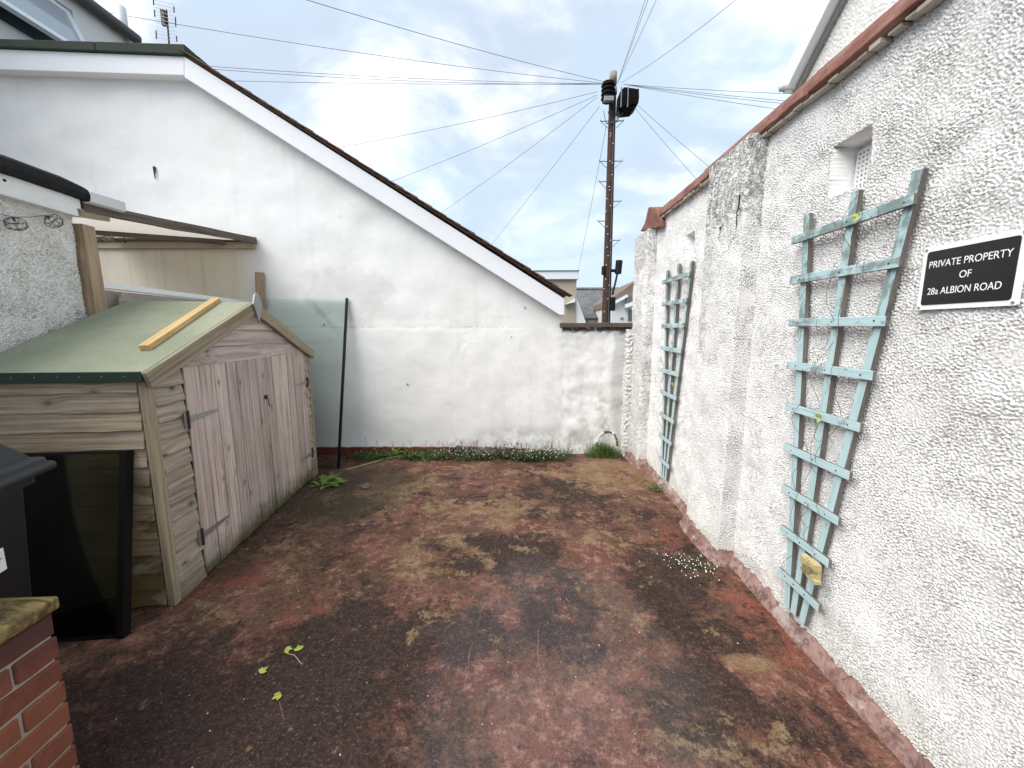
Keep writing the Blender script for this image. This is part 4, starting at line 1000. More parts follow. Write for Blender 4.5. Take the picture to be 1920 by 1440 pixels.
# string of wire cage lights
ls = root('string_light', 'string of two small brown wire cage lights under the white fascia', 'light', tuple(A), SHED_ROT)
lp0, lp1, lp2 = door(0, 404, OV-.03), door(24, 407, OV-.03), door(85, 404, OV-.03)
lp0.x -= .5
MB().tube([lp0, lp1-Vector((.1, 0, -.0)), lp1, (lp1+lp2)/2-Vector((0, 0, .004)), lp2], .002, 5).build('flex', M['cage'], ls)
for (x, y, tx, ty) in ((30, 420, 24, 407), (101, 415, 85, 404)):
    cpt = door(x, y, OV-.05); tp_ = door(tx, ty, OV-.04); ax = (cpt-tp_).normalized(); w_ = ax.orthogonal().normalized(); h_ = ax.cross(w_)
    cg = MB().tube([tp_, tp_+ax*.02], .006, 6).build('lamp_cage', M['cage'], ls)
    mb = MB()
    for kk in range(3):
        a = math.pi*kk/3; dv = w_*math.cos(a)+h_*math.sin(a)
        mb.tube([cpt+ax*.033*math.cos(b_)+dv*.043*math.sin(b_) for b_ in np.linspace(0, 2*math.pi, 17)], .0016, 4)
    for f in (-.45, .35):
        r_ = .043*math.sqrt(1-f*f); mb.tube([cpt+ax*.033*f+(w_*math.cos(b_)+h_*math.sin(b_))*r_ for b_ in np.linspace(0, 2*math.pi, 17)], .0016, 4)
    mb.build('wire', M['cage'], cg)

# ------------------------------------------------------------------ lean-to
lt = root('lean_to', 'open lean-to with dark rafter and white roof sheet against the back wall', 'lean-to', tuple(A), SHED_ROT)
def shed_l(P): return uvz(P)
def BW(lx, off, z): P = B0+BX*lx-BY*off; return uvz((P[0], P[1], z))
RV = .80
r0 = Vector((OE+.02, RV, 2.185)); r0b = door(180, 394, RV); r1 = uvz(onpl(478, 451, B0-BY*.02, BY))
r0 = Vector((OE+.03, r0b.y, r0b.z-(r1.z-r0b.z)/(r1.x-r0b.x)*(r0b.x-OE-.03)))
plank('rafter', lt, r0, r1, (0, -1, 0), .062, .045, M['wood_dark'], seg=10, wob=.002, edge=.004)
q0, q1 = door(142, 398, RV-.01), door(203, 408, RV-.01)
plank('packing_board', lt, q0, q1, (0, -1, 0), .05, .02, M['wood_trim'], seg=4)
sheet = [r0+Vector((0, .02, -.05)), r1+Vector((0, .02, -.012)), BW(-5.6, .03, 2.50), Vector((OE+.04, 2.9, r0.z+.03))]
sheet = [r0+Vector((0, .028, .0)), r1+Vector((-.03, .028, -.005)), BW(-4.4, .02, r1.z+.02), Vector((OE+.05, 2.0, r0.z-.01))]
MB().add(sheet+[p+Vector((0, 0, .012)) for p in sheet], [(0, 1, 2, 3), (7, 6, 5, 4)]+[(i, (i+1) % 4, (i+1) % 4+4, i+4) for i in range(4)]).build('roof_sheet', M['poly'], lt)
# beam under the sheet and ledger board on the wall
b0_, b1_ = uvz(onpl(160, 432, B0-BY*.75, BY)), uvz(onpl(420, 452, B0-BY*.06, BY))
plank('beam', lt, b0_, b1_, (.2, -1, 0), .07, .04, M['wood_dark'], seg=6, wob=.003)
la, lb = bl(150, 460), bl(481, 460)
plank('ledger_board', lt, BW(la.x-.6, .03, lb.z-.005), BW(lb.x, .03, lb.z-.005), tuple(-BY@np.array([U, V, [0, 0, 1]]).T), .075, .03, M['beige'], seg=4)
plank('ledger_batten', lt, BW(la.x-.6, .05, lb.z+.055), BW(lb.x-.0, .05, lb.z+.05), tuple(-BY@np.array([U, V, [0, 0, 1]]).T), .045, .05, M['wood_dark'], seg=8, wob=.003, edge=.003)
plank('post', lt, (OE+.075, OV-.01, 0), (OE+.05, OV-.01, 2.10), (0, -1, 0), .085, .07, M['wood_post'], seg=8, wob=.002)
pa, pb = door(168, 527, .86), door(450, 566, .86)
pb.z = pa.z = (pa.z+pb.z)/2
plank('infill_panel', lt, (OE+.13, .86, pa.z/2-.01), (pb.x, .86, pa.z/2-.01), (0, -1, 0), pa.z-.06, .02, M['ply'], seg=2)
plank('top_trim', lt, (OE+.13, .855, pa.z-.01), (pb.x+.01, .855, pa.z-.01), (0, -1, 0), .038, .05, M['upvc'], seg=2)
# ivy on the lean-to beam
iv = root('ivy_sprig', 'sprig of dark ivy creeping along the lean-to beam', 'ivy', tuple(A), SHED_ROT)
rr = random.Random(9); m2 = MB(); m3 = MB(); pts = []
for i in range(12):
    f = i/11; q = uvz(onpl(168+75*f, 446+4*math.sin(i), B0-BY*.35, BY)); pts.append(q)
m3.tube(pts, .004, 4).build('stem', M['stem'], iv)
for i in range(60):
    q = pts[rr.randrange(12)]+Vector((rr.uniform(-.05, .05), rr.uniform(-.03, .03), rr.uniform(-.03, .03)))
    a = Vector((rr.uniform(-1, 1), rr.uniform(-1, 1), rr.uniform(-1, 1))).normalized(); b_ = a.orthogonal().normalized(); L = rr.uniform(.015, .03)
    m2.add([q, q+a*L*.5+b_*L*.5, q+a*L, q+a*L*.5-b_*L*.5], [(0, 1, 2, 3)])
m2.build('leaves', M['ivy'], iv)

# ------------------------------------------------------------------ brick wall in the foreground
random.seed(33)
BWX, BY1, BTOP = -1.385, .998, .625
bk = root('brick_wall', 'low red brick wall with lichened stone coping', 'wall', (BWX, BY1, 0), R(4.0))
BT = .215
MB().box((-BT+.012, -1.4, 0), (-.008, -.008, BTOP-.004)).build('mortar_core', M['mortar'], bk)
bhh = .075; row = 0; z = BTOP-.0
def make_brick(L, w, h):
    m2 = MB().box((-w/2, -L/2, -h/2), (w/2, L/2, h/2)).mesh('brick'); return m2
def rough_brick(L, seed):
    rr = random.Random(seed); bm = bmesh.new(); bmesh.ops.create_cube(bm, size=1)
    bmesh.ops.subdivide_edges(bm, edges=[e for e in bm.edges if abs(e.verts[0].co.y-e.verts[1].co.y) > .5], cuts=4 if L > .15 else 2)
    for v in bm.verts:
        v.co = Vector((v.co.x*.1025+rr.uniform(-.0012, .0012), v.co.y*L+rr.uniform(-.002, .002), v.co.z*.065+rr.uniform(-.0022, .0022)))
    me = bpy.data.meshes.new('brick'); bm.to_mesh(me); bm.free(); me.materials.append(M['brick']); return me
fulls = [rough_brick(.215, k) for k in range(6)]; halves = [rough_brick(.1025, 20+k) for k in range(4)]
for r_ in range(8):
    zc = BTOP-.005-.0325-r_*bhh
    y = 0.0
    seq = [('f' if r_ % 2 == 0 else 'h')]+['f']*6
    for s in seq:
        L = .215 if s == 'f' else .1025
        for xside in (-.05125, -BT+.05125):
            o = bpy.data.objects.new('brick', random.choice(fulls if s == 'f' else halves)); C.objects.link(o); o.parent = bk
            o.location = (xside+random.uniform(-.0015, .0015), y-L/2, zc); o.rotation_euler = (random.uniform(-.008, .008), 0, random.uniform(-.006, .006))
            bevel(o, .004, 1)
        y -= L+.010
        if y < -1.3: break
for i, (ya, yb) in enumerate(((.014, -.62), (-.625, -1.35))):
    MB().box((-BT-.02, yb, BTOP+.002), (.012, ya, BTOP+.042)).build('coping_slab', M['lichen'], bk, .008)

# ------------------------------------------------------------------ wheelie bin
bp = gz(98, 858, 1.0)
BR = R(21)
bi = root('wheelie_bin', 'black plastic wheelie bin with white sticker beside the brick wall', 'bin', (bp[0]+.02, bp[1]+.01, 0), BR)
# local frame: lid corner at origin; body extends to -x, -y
def loft(rings):
    n = len(rings[0]); vs = [v for r in rings for v in r]; fs = [(i*n+k, i*n+(k+1) % n, (i+1)*n+(k+1) % n, (i+1)*n+k) for i in range(len(rings)-1) for k in range(n)]
    fs += [tuple(range(n-1, -1, -1)), tuple((len(rings)-1)*n+k for k in range(n))]
    return MB().add(vs, fs)
def rect(cx_, cy_, w, h, z, r=.03, k=4):
    out = []
    for sx_, sy_, a0 in ((1, 1, 0), (-1, 1, 90), (-1, -1, 180), (1, -1, 270)):
        for i in range(k+1): a = R(a0+90*i/k); out.append((cx_+sx_*(w/2-r)+r*math.cos(a), cy_+sy_*(h/2-r)+r*math.sin(a), z))
    return out
bw_, bd_ = .58, .72; cx_, cy_ = -bw_/2, -bd_/2
loft([rect(cx_-.03, cy_-.04, .42, .50, .06), rect(cx_-.02, cy_-.02, .48, .58, .5), rect(cx_-.015, cy_-.015, .50, .62, .93), rect(cx_-.01, cy_-.01, .53, .65, .935), rect(cx_-.01, cy_-.01, .53, .65, .975)]).build('body', M['black'], bi, smooth=False)
ld = loft([rect(cx_, cy_, .575, .715, .968), rect(cx_, cy_, .58, .72, .985), rect(cx_, cy_, .57, .71, .992), rect(cx_, cy_, .55, .69, .996), rect(cx_, cy_, .545, .685, 1.012), rect(cx_, cy_, .50, .64, 1.018), rect(cx_, cy_, .49, .63, 1.030), rect(cx_-.01, cy_-.01, .40, .54, 1.115), rect(cx_-.01, cy_-.01, .36, .50, 1.124)]).build('lid', M['black_lid'], bi)
bevel(ld, .003, 1)
for yy in (-.20, -.36, -.52): MB().box((cx_-.15, yy-.02, 1.120), (cx_+.13, yy+.02, 1.134)).build('lid_rib', M['black_lid'], ld, .005)
MB().tube([(-bw_+.06, -bd_-.03, .96), (-.06, -bd_-.03, .96)], .016, 8).build('handle', M['black'], bi)
for sx_ in (-bw_+.02, -.08):
    MB().tube([(sx_, -bd_+.06, .10), (sx_+.05, -bd_+.06, .10)], .10, 18).build('wheel', M['black'], bi)
fx = lambda z: cx_-.02+.24+.015*max(0, (z-.5)/.43)
Mst = lambda y, z: Matrix.Translation((fx(z)+.003, y, z))
stk = MB().box((0, -.12, -.036), (.0015, .0, .036), Mst(-.190, .735)).build('sticker', M['paintmark'], bi)
sq = [(fx(.735)+.006, -.287+.011*i+.004*math.sin(i*2.2), .735+.012*math.sin(i*1.9)) for i in range(9)]
MB().tube(sq, .0014, 4).build('handwriting', M['signblack'], stk)
lt_ = text('e', .035, 0, 0, .014, M['greyplastic'], bi, 'lettering', 0.); lt_.location = (fx(.855)+.003, -.235, .855); lt_.rotation_euler = (0, 0, R(90))

# ------------------------------------------------------------------ telegraph pole
pb_ = ony(1137, 600, 9.); PXw, PYw = pb_[0], 9.0
ptop = ony(1150, 136, 9.)
pl_ = root('telegraph_pole', 'dark timber telegraph pole with climbing steps and black cable boxes', 'pole', (PXw, PYw, -.2))
TX, TZ = ptop[0]-PXw, ptop[2]+.2
def pp(z): f = z/TZ; return Vector((TX*f, 0, z))
MB().tube([pp(TZ*i/14) for i in range(15)], .106, 14, .072).build('shaft', M['wood_pole'], pl_, smooth=True)
MB().tube([pp(TZ-.22)+Vector((0, 0, 0)), pp(TZ)], .079, 14, .076).build('top_section', plain('bleached_pole_top', (.26, .235, .20), .85, .2, .3, 20), pl_, smooth=True)
MB().tube([pp(TZ-.42), pp(TZ-.30)], .089, 14).build('ring_bracket', M['galv'], pl_, smooth=True)
def zpx(y): return ony(1145, y, 9.)[2]+.2
for y, sides in ((228, (-1, 1)), (303, (-1, 1)), (341, (-1,)), (378, (1,)), (415, (-1,)), (451, (1,))):
    z = zpx(y); c0 = pp(z)
    for s in sides:
        stp = MB().tube([c0+Vector((s*.08, -.02, 0)), c0+Vector((s*.25, -.02, 0)), c0+Vector((s*.25, -.02, .03))], .011, 5).build('step', M['galv'], pl_)
        MB().tube([c0+Vector((s*.09, -.02, -.14)), c0+Vector((s*.23, -.02, -.01))], .007, 5).build('brace', M['galv'], stp)
M['boxblack'] = plain('matt_black_box', (.004, .004, .0045), .7, .12, .2)
# cable boxes and coiled cable
def at9(x, y, dy=0.): P = ony(x, y, 9.+dy); return Vector((P[0]-PXw, P[1]-9., P[2]+.2))
cb = at9(1137, 182); 
bx1 = loft([[(cb.x+.125*math.cos(a), -.16+.11*math.sin(a), z) for a in np.linspace(0, 2*math.pi, 12, endpoint=False)] for z in np.linspace(at9(1137, 200).z, at9(1137, 163).z, 6)]).build('cable_box', M['boxblack'], pl_, smooth=False)
bevel(bx1, .02)
for y in (170, 178, 186, 194):
    z = at9(1137, y).z; MB().tube([(cb.x+.133*math.cos(a), -.16+.118*math.sin(a), z) for a in np.linspace(0, 2*math.pi, 17)], .014, 5).build('box_rib', M['boxblack'], bx1)
MB().box((cb.x-.10, -.30, at9(1137, 204).z), (cb.x+.10, -.20, at9(1137, 195).z)).build('bracket', M['galv'], pl_, .01)
c2 = at9(1174, 195); z0, z1 = at9(1174, 216).z, at9(1174, 174).z
bx2 = MB().prism([(c2.x-.19, z0+.04), (c2.x-.12, z0), (c2.x+.10, z0+.02), (c2.x+.19, z0+.10), (c2.x+.20, z1-.08), (c2.x+.12, z1-.02), (c2.x-.10, z1+.01), (c2.x-.18, z1-.08)], -.20, .12).build('cable_box', M['boxblack'], pl_, .02)
for k in range(16):
    xk = c2.x-.16+.023*k; MB().tube([(xk, -.215, z0+.05+.004*k), (xk+.01, -.225, (z0+z1)/2), (xk, -.215, z1-.05)], .013, 5).build('coil', M['boxblack'], bx2)
for x in (1160, 1172):
    q = at9(x, 195); MB().box((q.x-.012, -.235, z0+.04), (q.x+.006, -.20, z1-.01)).build('box_strap', M['galv'], bx2)
rr = random.Random(4)
for i in range(9):
    xa_ = rr.choice([1132, 1140, 1160, 1172, 1182]); a = at9(xa_, 208, -.1); b_ = at9(1142+rr.uniform(-8, 10), 232, -.1)
    MB().tube([a, (a+b_)/2+Vector((rr.uniform(-.1, .1), 0, -.08)), b_], .007, 4).build('drop_lead', M['cable'], pl_)
# cable clips up the shaft
for i in range(22):
    y = 246+i*16+rr.uniform(-11, 11); q = at9(1145.5-(y-246)*.027+rr.uniform(-6, 5), y, -.12); q.y = -.128+.02*(q.z/TZ)
    MB().box((q.x-.008, q.y-.010, q.z-.007), (q.x+.010, q.y+.01, q.z+.008)).build('cable_clip', M['paintmark'], pl_)
MB().tube([Vector((.03, -.12, .8)), Vector((TX*.5+.03, -.105, TZ*.5)), Vector((TX*.85+.02, -.092, TZ*.86))], .012, 5).build('riser_cable', M['cable'], pl_)
# closure and antenna lower down
q = at9(1158, 502); MB().tube([(q.x, -.05, at9(1158, 514).z), (q.x+.02, -.05, at9(1158, 489).z)], .075, 12).build('joint_closure', M['black'], pl_, .01)
MB().tube([(q.x-.26, -.05, at9(1150, 508).z), (q.x-.01, -.05, at9(1158, 508).z)], .035, 8).build('closure_arm', M['black'], pl_)
MB().tube([(q.x-.01, -.05, at9(1158, 512).z), (q.x-.05, -.06, at9(1153, 530).z), (q.x-.12, -.10, at9(1147, 553).z)], .022, 6).build('closure_tail', M['black'], pl_)
q = at9(1131, 508); MB().tube([(q.x, -.05, q.z-.09), (q.x, -.05, q.z+.09)], .05, 10).build('coil_pack', M['black'], pl_)
q = at9(1146, 570); MB().box((q.x-.05, -.2, q.z-.16), (q.x+.05, -.1, q.z+.14)).build('terminal_block', M['black'], pl_, .01)

# ------------------------------------------------------------------ overhead cables
pk = lambda x, y, dy=0.: Vector(ony(x, y, 9.+dy))
def cable(a, b, sag, label, group, r=.006):
    a, b = Vector(a), Vector(b); L = (b-a).length
    pts = [a+(b-a)*f+Vector((0, 0, -sag*4*f*(1-f))) for f in [i/24 for i in range(25)]]
    me = MB().tube([p-a for p in pts], r*.62, 5).mesh('overhead_cable'); o = link('overhead_cable', me, M['cable']); o.location = a
    return tag(o, label, 'cable', group)
def ext(x, y, Y, x2=None, y2=None): return Vector(ony(x, y, Y))
def far(px0, px1, Y, over):
    """end beyond the seen point px1 as seen from the pole crown px0"""
    a = pk(*px0); b = Vector(ony(px1[0], px1[1], Y)); return a+(b-a)*over
GL, GG = 'overhead wire running level from the pole crown across above the gable roof', 'wires running left over the gable roof'
cable(pk(1133, 156, -.1), far((1133, 156), (180, 10), 7.0, 1.25), .12, 'overhead wire from the pole crown passing just above the television aerial', None)
cable(pk(1137, 154, -.1), far((1137, 154), (622, 0), 6.0, 1.6), .10, 'overhead wire climbing from the pole crown high over the gable roof', None)
cable(pk(1131, 157, -.1), far((1131, 157), (392, 119), 7.6, 1.2), .08, GL, GG)
cable(pk(1131, 158, -.1), far((1131, 158), (392, 122), 7.6, 1.2), .11, GL, GG)
cable(pk(1131, 157, -.1), far((1131, 157), (440, 148), 8.2, 1.3), .05, GL, GG)
FL, FG = 'overhead wire sloping down from the black cable boxes to behind the gable verge', 'wires fanning down behind the gable verge'
FLS = ['highest', 'second highest', 'third highest', 'lowest']
for fi, (x0, y0, x1, y1, Y, sg_) in enumerate(((1120, 172, 625, 272, 10.5, .10), (1120, 178, 735, 335, 11, .08), (1120, 182, 826, 397, 12, .06), (1124, 200, 922, 455, 13, .05))):
    cable(pk(x0, y0, -.1), far((x0, y0), (x1, y1), Y, 1.35), sg_, 'wire from the cable boxes meeting the gable verge at the %s of four points' % FLS[fi], FG, .0065)
cable(pk(1137, 236, -.1), Vector(ony(1083, 512, 14.6)), .05, 'thin wire dropping from the pole steps to the beige flat roofed house', None, .007)
TL, TG = 'overhead wire rising steeply from the pole crown towards and over the yard', 'wires rising overhead from the pole crown'
for (x, y, Y) in ((1208, 0, 6.2), (1213, 0, 6.4), (1228, 0, 6.0)):
    cable(pk(1158, 156, -.1), far((1158, 156), (x, y), Y, 2.2), .04, TL, TG, .0055)
cable(pk(1163, 156, -.1), far((1163, 156), (1350, 0), 6.0, 1.9), .16, 'sagging wire rising from the pole crown to the right over the annex', None, .0055)
RL, RG = 'overhead wire running from the pole crown to behind the red coping', 'wires running right behind the coping'
for (x, y, Y, s_) in ((1480, 173, 8.0, .03), (1470, 187, 7.6, .02), (1470, 190, 7.6, .04), (1455, 201, 7.4, .03)):
    cable(pk(1168, 158, -.1), far((1168, 158), (x, y), Y, 1.5), s_, RL, RG, .006)
DL_, DG = 'overhead wire sloping down from the right cable box to the roughcast building', 'wires sloping down behind the coping'
for (x0, y0, x1, y1, Y) in ((1193, 195, 1330, 310, 8.2), (1190, 202, 1305, 332, 8.2)):
    cable(pk(x0, y0, -.1), far((x0, y0), (x1, y1), Y, 1.5), .03, DL_, DG, .006)

# ------------------------------------------------------------------ houses beyond
def P3(x, y, Y): return Vector(ony(x, y, Y))
Yb = 15.0
h0, h1 = P3(1000, 524, Yb), P3(1084, 524, Yb); zr = P3(1040, 508, Yb).z
hb = root('flat_roofed_house', 'beige flat roofed house with white fascia beyond the gable', 'house', (h1.x, Yb, -.2))
wz = h1.z+.2
MB().box((-6, 0, 0), (-.06, 6, wz)).build('wall', M['beige'], hb)
MB().box((-6, -.12, wz), (0, 6, wz+.30)).build('fascia', M['upvc'], hb, .01)
MB().box((-6, -.16, wz+.30), (.03, 6, zr+.2)).build('roof_edge', M['felt_g'], hb, .02)
lq = P3(1068, 566, Yb); la_ = MB().prism([(lq.x-h1.x-.22, lq.z+.2-.12), (lq.x-h1.x+.16, lq.z+.2+.12), (lq.x-h1.x+.18, lq.z+.2-.02)], -.25, -.02).build('hopper', M['upvc'], hb)
w0 = P3(1085, 560, Yb)
MB().prism([(-.05, 0), (-.05, P3(1083, 556, Yb).z+.2), (P3(1098, 605, Yb).x-h1.x, P3(1098, 602, Yb).z+.2), (P3(1098, 605, Yb).x-h1.x+.2, 0)], .05, 5).build('side_wall', M['whitehouse'], hb)
# slate roofed house
Ys = 24.0
a0, a1 = P3(1083, 543, Ys), P3(1215, 546, Ys); e0_ = P3(1098, 595, Ys-4)
hs = root('slate_roofed_house', 'house with mossy grey slate roof beyond the telegraph pole', 'house', (a0.x, Ys, -.2))
rz_ = a0.z+.2; ez_ = e0_.z+.2
vs = [(-3, 0, rz_), (7, 0, rz_), (7, -4, ez_), (-3, -4, ez_)]
L_ = math.hypot(4, rz_-ez_)
rf = MB().box((-3, -L_, -.1), (7, 0, 0)).build('roof', M['slate'], hs); rf.location = (0, 0, rz_); rf.rotation_euler = (math.atan2(rz_-ez_, 4), 0, 0)
MB().tube([(-3, 0, rz_+.02), (7, 0, rz_+.02)], .11, 8).build('ridge', M['slate'], hs)
MB().box((-3, -3.8, 0), (7, 4, ez_-.08)).build('wall', M['whitehouse'], hs)
MB().tube([(-3, -4.05, ez_-.06), (7, -4.05, ez_-.06)], .07, 8).build('gutter', M['greymetal'], hs)
q = P3(1099, 597, Ys-4.1)
MB().tube([(q.x-a0.x, -4.12, ez_-.1), (q.x-a0.x+.1, -4.1, ez_-.3), (q.x-a0.x+.35, -4.1, ez_-.55), (q.x-a0.x+.35, -4.1, 0)], .05, 6).build('downpipe', M['greymetal'], hs)
# pitched white house to the right
Yw = 17.0
c0, c1 = P3(1148, 560, Yw), P3(1200, 525, Yw)
hw_ = root('pitched_white_house', 'white house with brown pitched roof and gutter behind the roughcast building', 'house', (c0.x, Yw, -.2))
def lw(x, y): p = P3(x, y, Yw); return (p.x-c0.x, p.z+.2)
MB().prism([(lw(1147, 600)[0], 0), (lw(1230, 600)[0], 0), lw(1230, 545), lw(1172, 558), lw(1147, 573)], 0, 5).build('wall', M['whitehouse'], hw_)
MB().prism([lw(1144, 574), lw(1146, 562), lw(1200, 522), lw(1250, 500), lw(1250, 530), lw(1174, 556)], .3, 5).build('roof', plain('brown_grey_roof', (.17, .135, .115), .85, .2, .3, 6), hw_)
MB().prism([lw(1146, 573), lw(1174, 558), lw(1174, 553), lw(1146, 568)], -.25, -.02).build('gutter', M['upvc'], hw_)
MB().prism([lw(1170, 578), lw(1200, 568), lw(1200, 560), lw(1170, 571)], -.5, -.05).build('porch_fascia', M['upvc'], hw_)
MB().prism([lw(1172, 570), lw(1200, 560), lw(1200, 552), lw(1174, 558)], -.45, -.05).build('porch_roof', M['slate'], hw_)
wq = lw(1178, 586)
MB().box((wq[0], -.04, wq[1]-.35), (wq[0]+.9, -.01, wq[1]+.12)).build('window', M['pane'], hw_)
MB().box((lw(1163, 596)[0], -.06, lw(1163, 598)[1]), (lw(1169, 596)[0], -.01, lw(1163, 595)[1])).build('wall_vent', M['galv'], hw_)
MB().tube([(lw(1170, 540)[0], 2, lw(1170, 545)[1]), (lw(1170, 540)[0], 2, lw(1170, 535)[1])], .05, 6).build('flue', M['greymetal'], hw_)

# ------------------------------------------------------------------ plants
def leaf_poly(mb, p, d, n, L, W, curl=.3, lobes=0):
    """one leaf: mid-rib strip that arches; d direction, n up-ish"""
    p, d = Vector(p), Vector(d).normalized(); s = d.cross(Vector(n)).normalized(); n = s.cross(d)
    k = 5; vs = []; 
    for i in range(k+1):
        f = i/k; w = W*math.sin(math.pi*min(1, f*.93+.05))*(1+(.35*math.sin(i*2.6) if lobes else 0)); q = p+d*L*f+n*(L*curl*(f-f*f*1.6))
        vs += [q-s*w/2-n*.08*W, q, q+s*w/2-n*.08*W]
    fs = []
    for i in range(k):
        a = i*3; fs += [(a, a+3, a+4, a+1), (a+1, a+4, a+5, a+2)]
    mb.add(vs, fs)
def weed(name, label, x, y, n, L, W, spread, m, lift=.5, cat='weed', seed=1, lobes=1, z=0.):
    rr = random.Random(seed); o = root(name, label, cat, (x, y, z))
    for i in range(n):
        a = rr.random()*6.283; e = lift*rr.uniform(.3, 1.5); d = Vector((math.cos(a), math.sin(a), e))
        mb = MB(); r = spread*math.sqrt(rr.random()); b_ = rr.random()*6.28
        l_ = L*rr.uniform(.6, 1.2)
        leaf_poly(mb, (r*math.cos(b_), r*math.sin(b_), .005), d, (0, 0, 1), l_, W*rr.uniform(.7, 1.2), rr.uniform(.1, .5), lobes)
        mb.build('leaf', m, o)
    return o
def wp(x, y): P = gz(x, y); return P[0], P[1]
x, y = wp(618, 905); weed('leafy_weed', 'bright green leafy weed at the foot of the shed corner', x, y, 46, .10, .035, .12, M['leafb'], .35, seed=3)
x, y = wp(770, 853); weed('broadleaf_weed', 'upright broad-leaved weed against the red plinth, single tall leaf', x, y+.03, 9, .13, .055, .03, M['leafb'], 1.4, seed=5, lobes=0)
x, y = wp(797, 852); weed('broadleaf_weed', 'pale rounded broad-leaved weed against the red plinth', x, y+.03, 14, .12, .07, .05, M['leafb'], 1.1, seed=6, lobes=0)
x, y = wp(724, 860); weed('broadleaf_weed', 'small round-leaved weed between the glass sheet and the broad-leaved weeds', x, y+.05, 12, .07, .05, .05, M['leaf'], .9, seed=7, lobes=0)
x, y = wp(740, 856); weed('broadleaf_weed', 'yellow-green slim weed at the red plinth', x, y+.03, 8, .11, .04, .02, M['leafb'], 1.5, seed=8, lobes=0)
def cover(name, label, x0, x1, y0, y1, n, hgt, m, flowers, seed, leafL=.022, stems=0, shape=None):
    rr = random.Random(seed); mb = MB(); mf = MB(); ms = MB()
    o = root(name, label, 'plants', ((x0+x1)/2, (y0+y1)/2, 0)); o['kind'] = 'stuff'
    ox, oy = (x0+x1)/2, (y0+y1)/2
    cl = [(rr.uniform(x0, x1), rr.uniform(y0, y1), rr.uniform(.5, 1.2)) for _ in range(max(6, n//160))]
    for i in range(n):
        cxx, cyy, s = rr.choice(cl); x = rr.gauss(cxx, .08*s); y = min(rr.gauss(cyy, .045*s), y1)
        z = hgt*s*abs(rr.gauss(.0, .6)); z = min(z, hgt*1.6)
        a = rr.random()*6.28; d = Vector((math.cos(a), math.sin(a), rr.uniform(-.3, 1.0))).normalized(); sd2 = d.cross(Vector((0, 0, 1))).normalized()
        L = leafL*rr.uniform(.6, 1.4); p = Vector((x-ox, y-oy, z+.004)); w = L*rr.uniform(.2, .4)
        mb.add([p, p+d*L*.5+sd2*w, p+d*L, p+d*L*.5-sd2*w], [(0, 1, 2, 3)])
    for i in range(flowers):
        cxx, cyy, s = rr.choice(cl); x = rr.gauss(cxx, .08*s); y = min(rr.gauss(cyy, .05*s), y1); z = hgt*s*rr.uniform(.5, 1.5); r = rr.uniform(.0022, .0042)*(1.25 if hgt > .03 else 1)
        p = Vector((x-ox, y-oy, z+.008)); t_ = Vector((rr.uniform(-.4, .4), -.5, 1)).normalized(); u_ = t_.orthogonal().normalized(); w_ = t_.cross(u_)
        mf.add([p]+[p+(u_*math.cos(k*1.047)+w_*math.sin(k*1.047))*r for k in range(6)], [(0, k+1, (k+1) % 6+1) for k in range(6)])
    for i in range(stems):
        cxx, cyy, s = rr.choice(cl); p = Vector((rr.gauss(cxx, .1)-ox, min(cyy+.04, y1)-oy, .0)); h = rr.uniform(.08, .22)
        q = p+Vector((rr.uniform(-.05, .05), rr.uniform(-.03, .02), h)); ms.tube([p, (p+q)/2+Vector((rr.uniform(-.01, .01), 0, 0)), q], .0012, 4)
        for k in range(5):
            b_ = q-(q-p)*rr.random()*.5; e = Vector((rr.uniform(-1, 1), rr.uniform(-1, .3), rr.uniform(.1, 1))).normalized()*.02; ms.tube([b_, b_+e], .0010, 3)
            mf2 = b_+e; sd2 = e.orthogonal().normalized()*.003; mb.add([mf2, mf2+e*.2+sd2, mf2+e*.4, mf2+e*.2-sd2], [(0, 1, 2, 3)])
    lo = mb.build('leaves', m, o); lo['kind'] = 'stuff'
    if flowers: fo_ = mf.build('flowers', M['petal'], o); fo_['kind'] = 'stuff'
    if stems: so_ = ms.build('stems', M['stem'], o); so_['kind'] = 'stuff'
    return o
cover('flowering_groundcover', 'mat of small leaved weeds with tiny white flowers along the back wall', -.85, .42, 4.13, 4.32, 6500, .085, M['leafd'], 300, 41, stems=90)
cover('low_groundcover', 'low dark green weeds at the red plinth beside the clear glass sheet', -1.85, -.85, 4.14, 4.28, 3000, .06, M['leaf'], 14, 42, stems=25)
cover('flowering_groundcover', 'sparse patch of tiny white flowers at the near pilaster foot', .98, 1.24, 2.08, 2.32, 600, .010, M['leafd'], 70, 43, .010)
cover('low_groundcover', 'small green weed clinging to the plinth between the pilasters', 1.24, 1.30, 3.36, 3.44, 160, .03, M['leaf'], 0, 44, .02)
# grass tuft
def tuft(label, x0, x1, y, n, h, seed):
    rr = random.Random(seed); o = root('grass_tuft', label, 'grass', ((x0+x1)/2, y, 0)); mb = MB()
    for i in range(n):
        x = max(-1.25, min(1.25, rr.gauss(0, .55)))*(x1-x0)/2; p = Vector((x, rr.uniform(-.07, .05), 0)); a = rr.uniform(0, 6.28); L = h*rr.uniform(.3, 1.2)*(1.1-.35*abs(x)*2/(x1-x0))
        b_ = Vector((math.cos(a), math.sin(a), 0))*L*rr.uniform(.1, .6); w = Vector((-math.sin(a), math.cos(a), 0))*.0022
        q = p+b_*.4+Vector((0, 0, L*.65)); r = p+b_+Vector((0, 0, L*.95)); mb.add([p-w, p+w, q+w*.8, q-w*.8, r], [(0, 1, 2, 3), (3, 2, 4)])
    b = mb.build('blades', M['grass'], o); b['kind'] = 'stuff'; return o
tuft('bushy green grass tuft below the small arch at the wall corner', .78, 1.10, 4.30, 900, .17, 5)
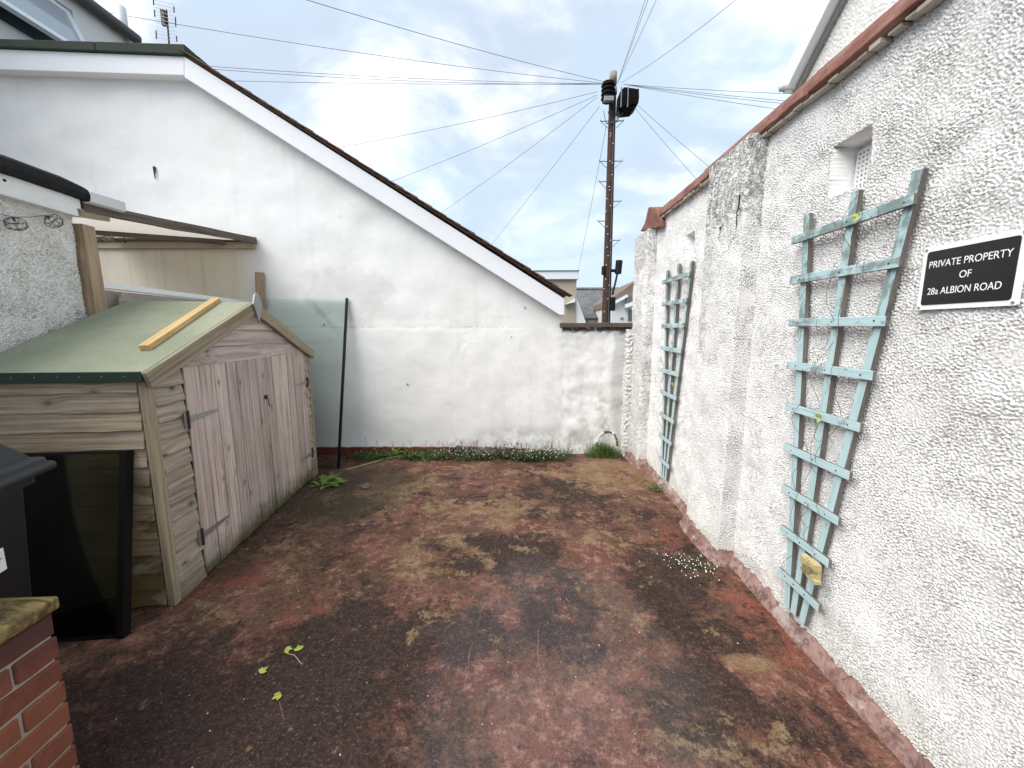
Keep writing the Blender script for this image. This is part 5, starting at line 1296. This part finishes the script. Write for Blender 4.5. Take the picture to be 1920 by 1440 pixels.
tuft('thin grass growing from the crack by the small arch', .45, .62, 4.32, 90, .08, 6)
# fallen leaves
rr = random.Random(8)
for i, (x, y, rz_0) in enumerate(((534, 1221, .3), (561, 1221, 2.2), (487, 1263, 1.0), (527, 1303, 4.0))):
    P = gz(x, y); mb = MB(); 
    for k in range(3):
        a = rz_0+(k-1)*.75; leaf_poly(mb, (0, 0, .006), (math.cos(a), math.sin(a), .12), (0, 0, 1), .034 if k == 1 else .027, .018, .2, 0)
    o = mb.build('fallen_leaf', M['leafy']); o.location = (P[0], P[1], 0); tag(o, ('yellow-green ivy leaf at an end of the thin pale twig', 'yellow-green ivy leaf at an end of the thin pale twig', 'small yellow-green ivy leaf lying alone without a twig', 'yellow-green ivy leaf lying beside a short dark twig')[i], 'leaf', 'fallen ivy leaves on the floor')
P0, P1, P2 = gz(536, 1226), gz(552, 1230), gz(566, 1247)
o = MB().tube([Vector(p)-Vector(P0)+Vector((0, 0, .004)) for p in (P0, P1, P2)], .0018, 4).build('vine_twig', M['straw']); o.location = P0; tag(o, 'thin pale twig between two fallen ivy leaves', 'twig')
P0, P1 = gz(524, 1318), gz(533, 1352)
o = MB().tube([(0, 0, .004), (float(P1[0]-P0[0]), float(P1[1]-P0[1]), .004)], .002, 4).build('vine_twig', M['stem']); o.location = P0; tag(o, 'short dark twig below the single fallen leaf', 'twig')
# straw stick along the back weeds
pts = [gz(x, y) for x, y in ((650, 882), (690, 871), (720, 862), (745, 857), (775, 858), (812, 852))]
o = MB().tube([Vector(p)-Vector(pts[0])+Vector((0, 0, .008)) for p in pts], .007, 5, .004).build('dry_stalk', M['straw']); o.location = pts[0]; tag(o, 'long pale dry stalk lying in front of the back wall weeds', 'stalk')
pts = [gz(x, y) for x, y in ((808, 884), (822, 877), (850, 876))]
o = MB().tube([Vector(p)-Vector(pts[0])+Vector((0, 0, .006)) for p in pts], .004, 5, .003).build('dry_stalk', M['straw']); o.location = pts[0]; tag(o, 'short pale dry stalk on the open floor', 'stalk')
# pebble clump
cp = gz(688, 914)
for i in range(6):
    bm = bmesh.new(); bmesh.ops.create_icosphere(bm, subdivisions=2, radius=1)
    for v in bm.verts: v.co *= 1+rr.uniform(-.15, .15)
    me = bpy.data.meshes.new('pebble'); bm.to_mesh(me); bm.free(); r = rr.uniform(.014, .026)
    o = link('pebble', me, M['stone'], None, True); o.scale = (r*1.2, r, r*.7); o.location = (cp[0]+rr.uniform(-.06, .06), cp[1]+rr.uniform(-.06, .06), r*.5)
    tag(o, 'small wet grey pebble in the clump on the floor beside the leafy weed', 'pebble', 'pebbles clumped on the floor')
# scattered grit
mb = MB(); 
for i in range(260):
    x, y = rr.uniform(-1.9, 1.2), rr.uniform(.9, 4.2)
    if x < -1.3 and y < 1.1: continue
    r = rr.uniform(.001, .003); a = rr.random()*3.14; p = Vector((x, y, .001)); u_ = Vector((math.cos(a), math.sin(a), 0))*r*rr.uniform(1, 2.2); v_ = Vector((-math.sin(a), math.cos(a), 0))*r
    mb.add([p-u_, p-v_, p+u_, p+v_, p+Vector((0, 0, r))], [(0, 1, 4), (1, 2, 4), (2, 3, 4), (3, 0, 4)])
o = mb.build('grit', M['litter']); tag(o, 'pale grit scattered over the yard floor', 'grit', kind='stuff')
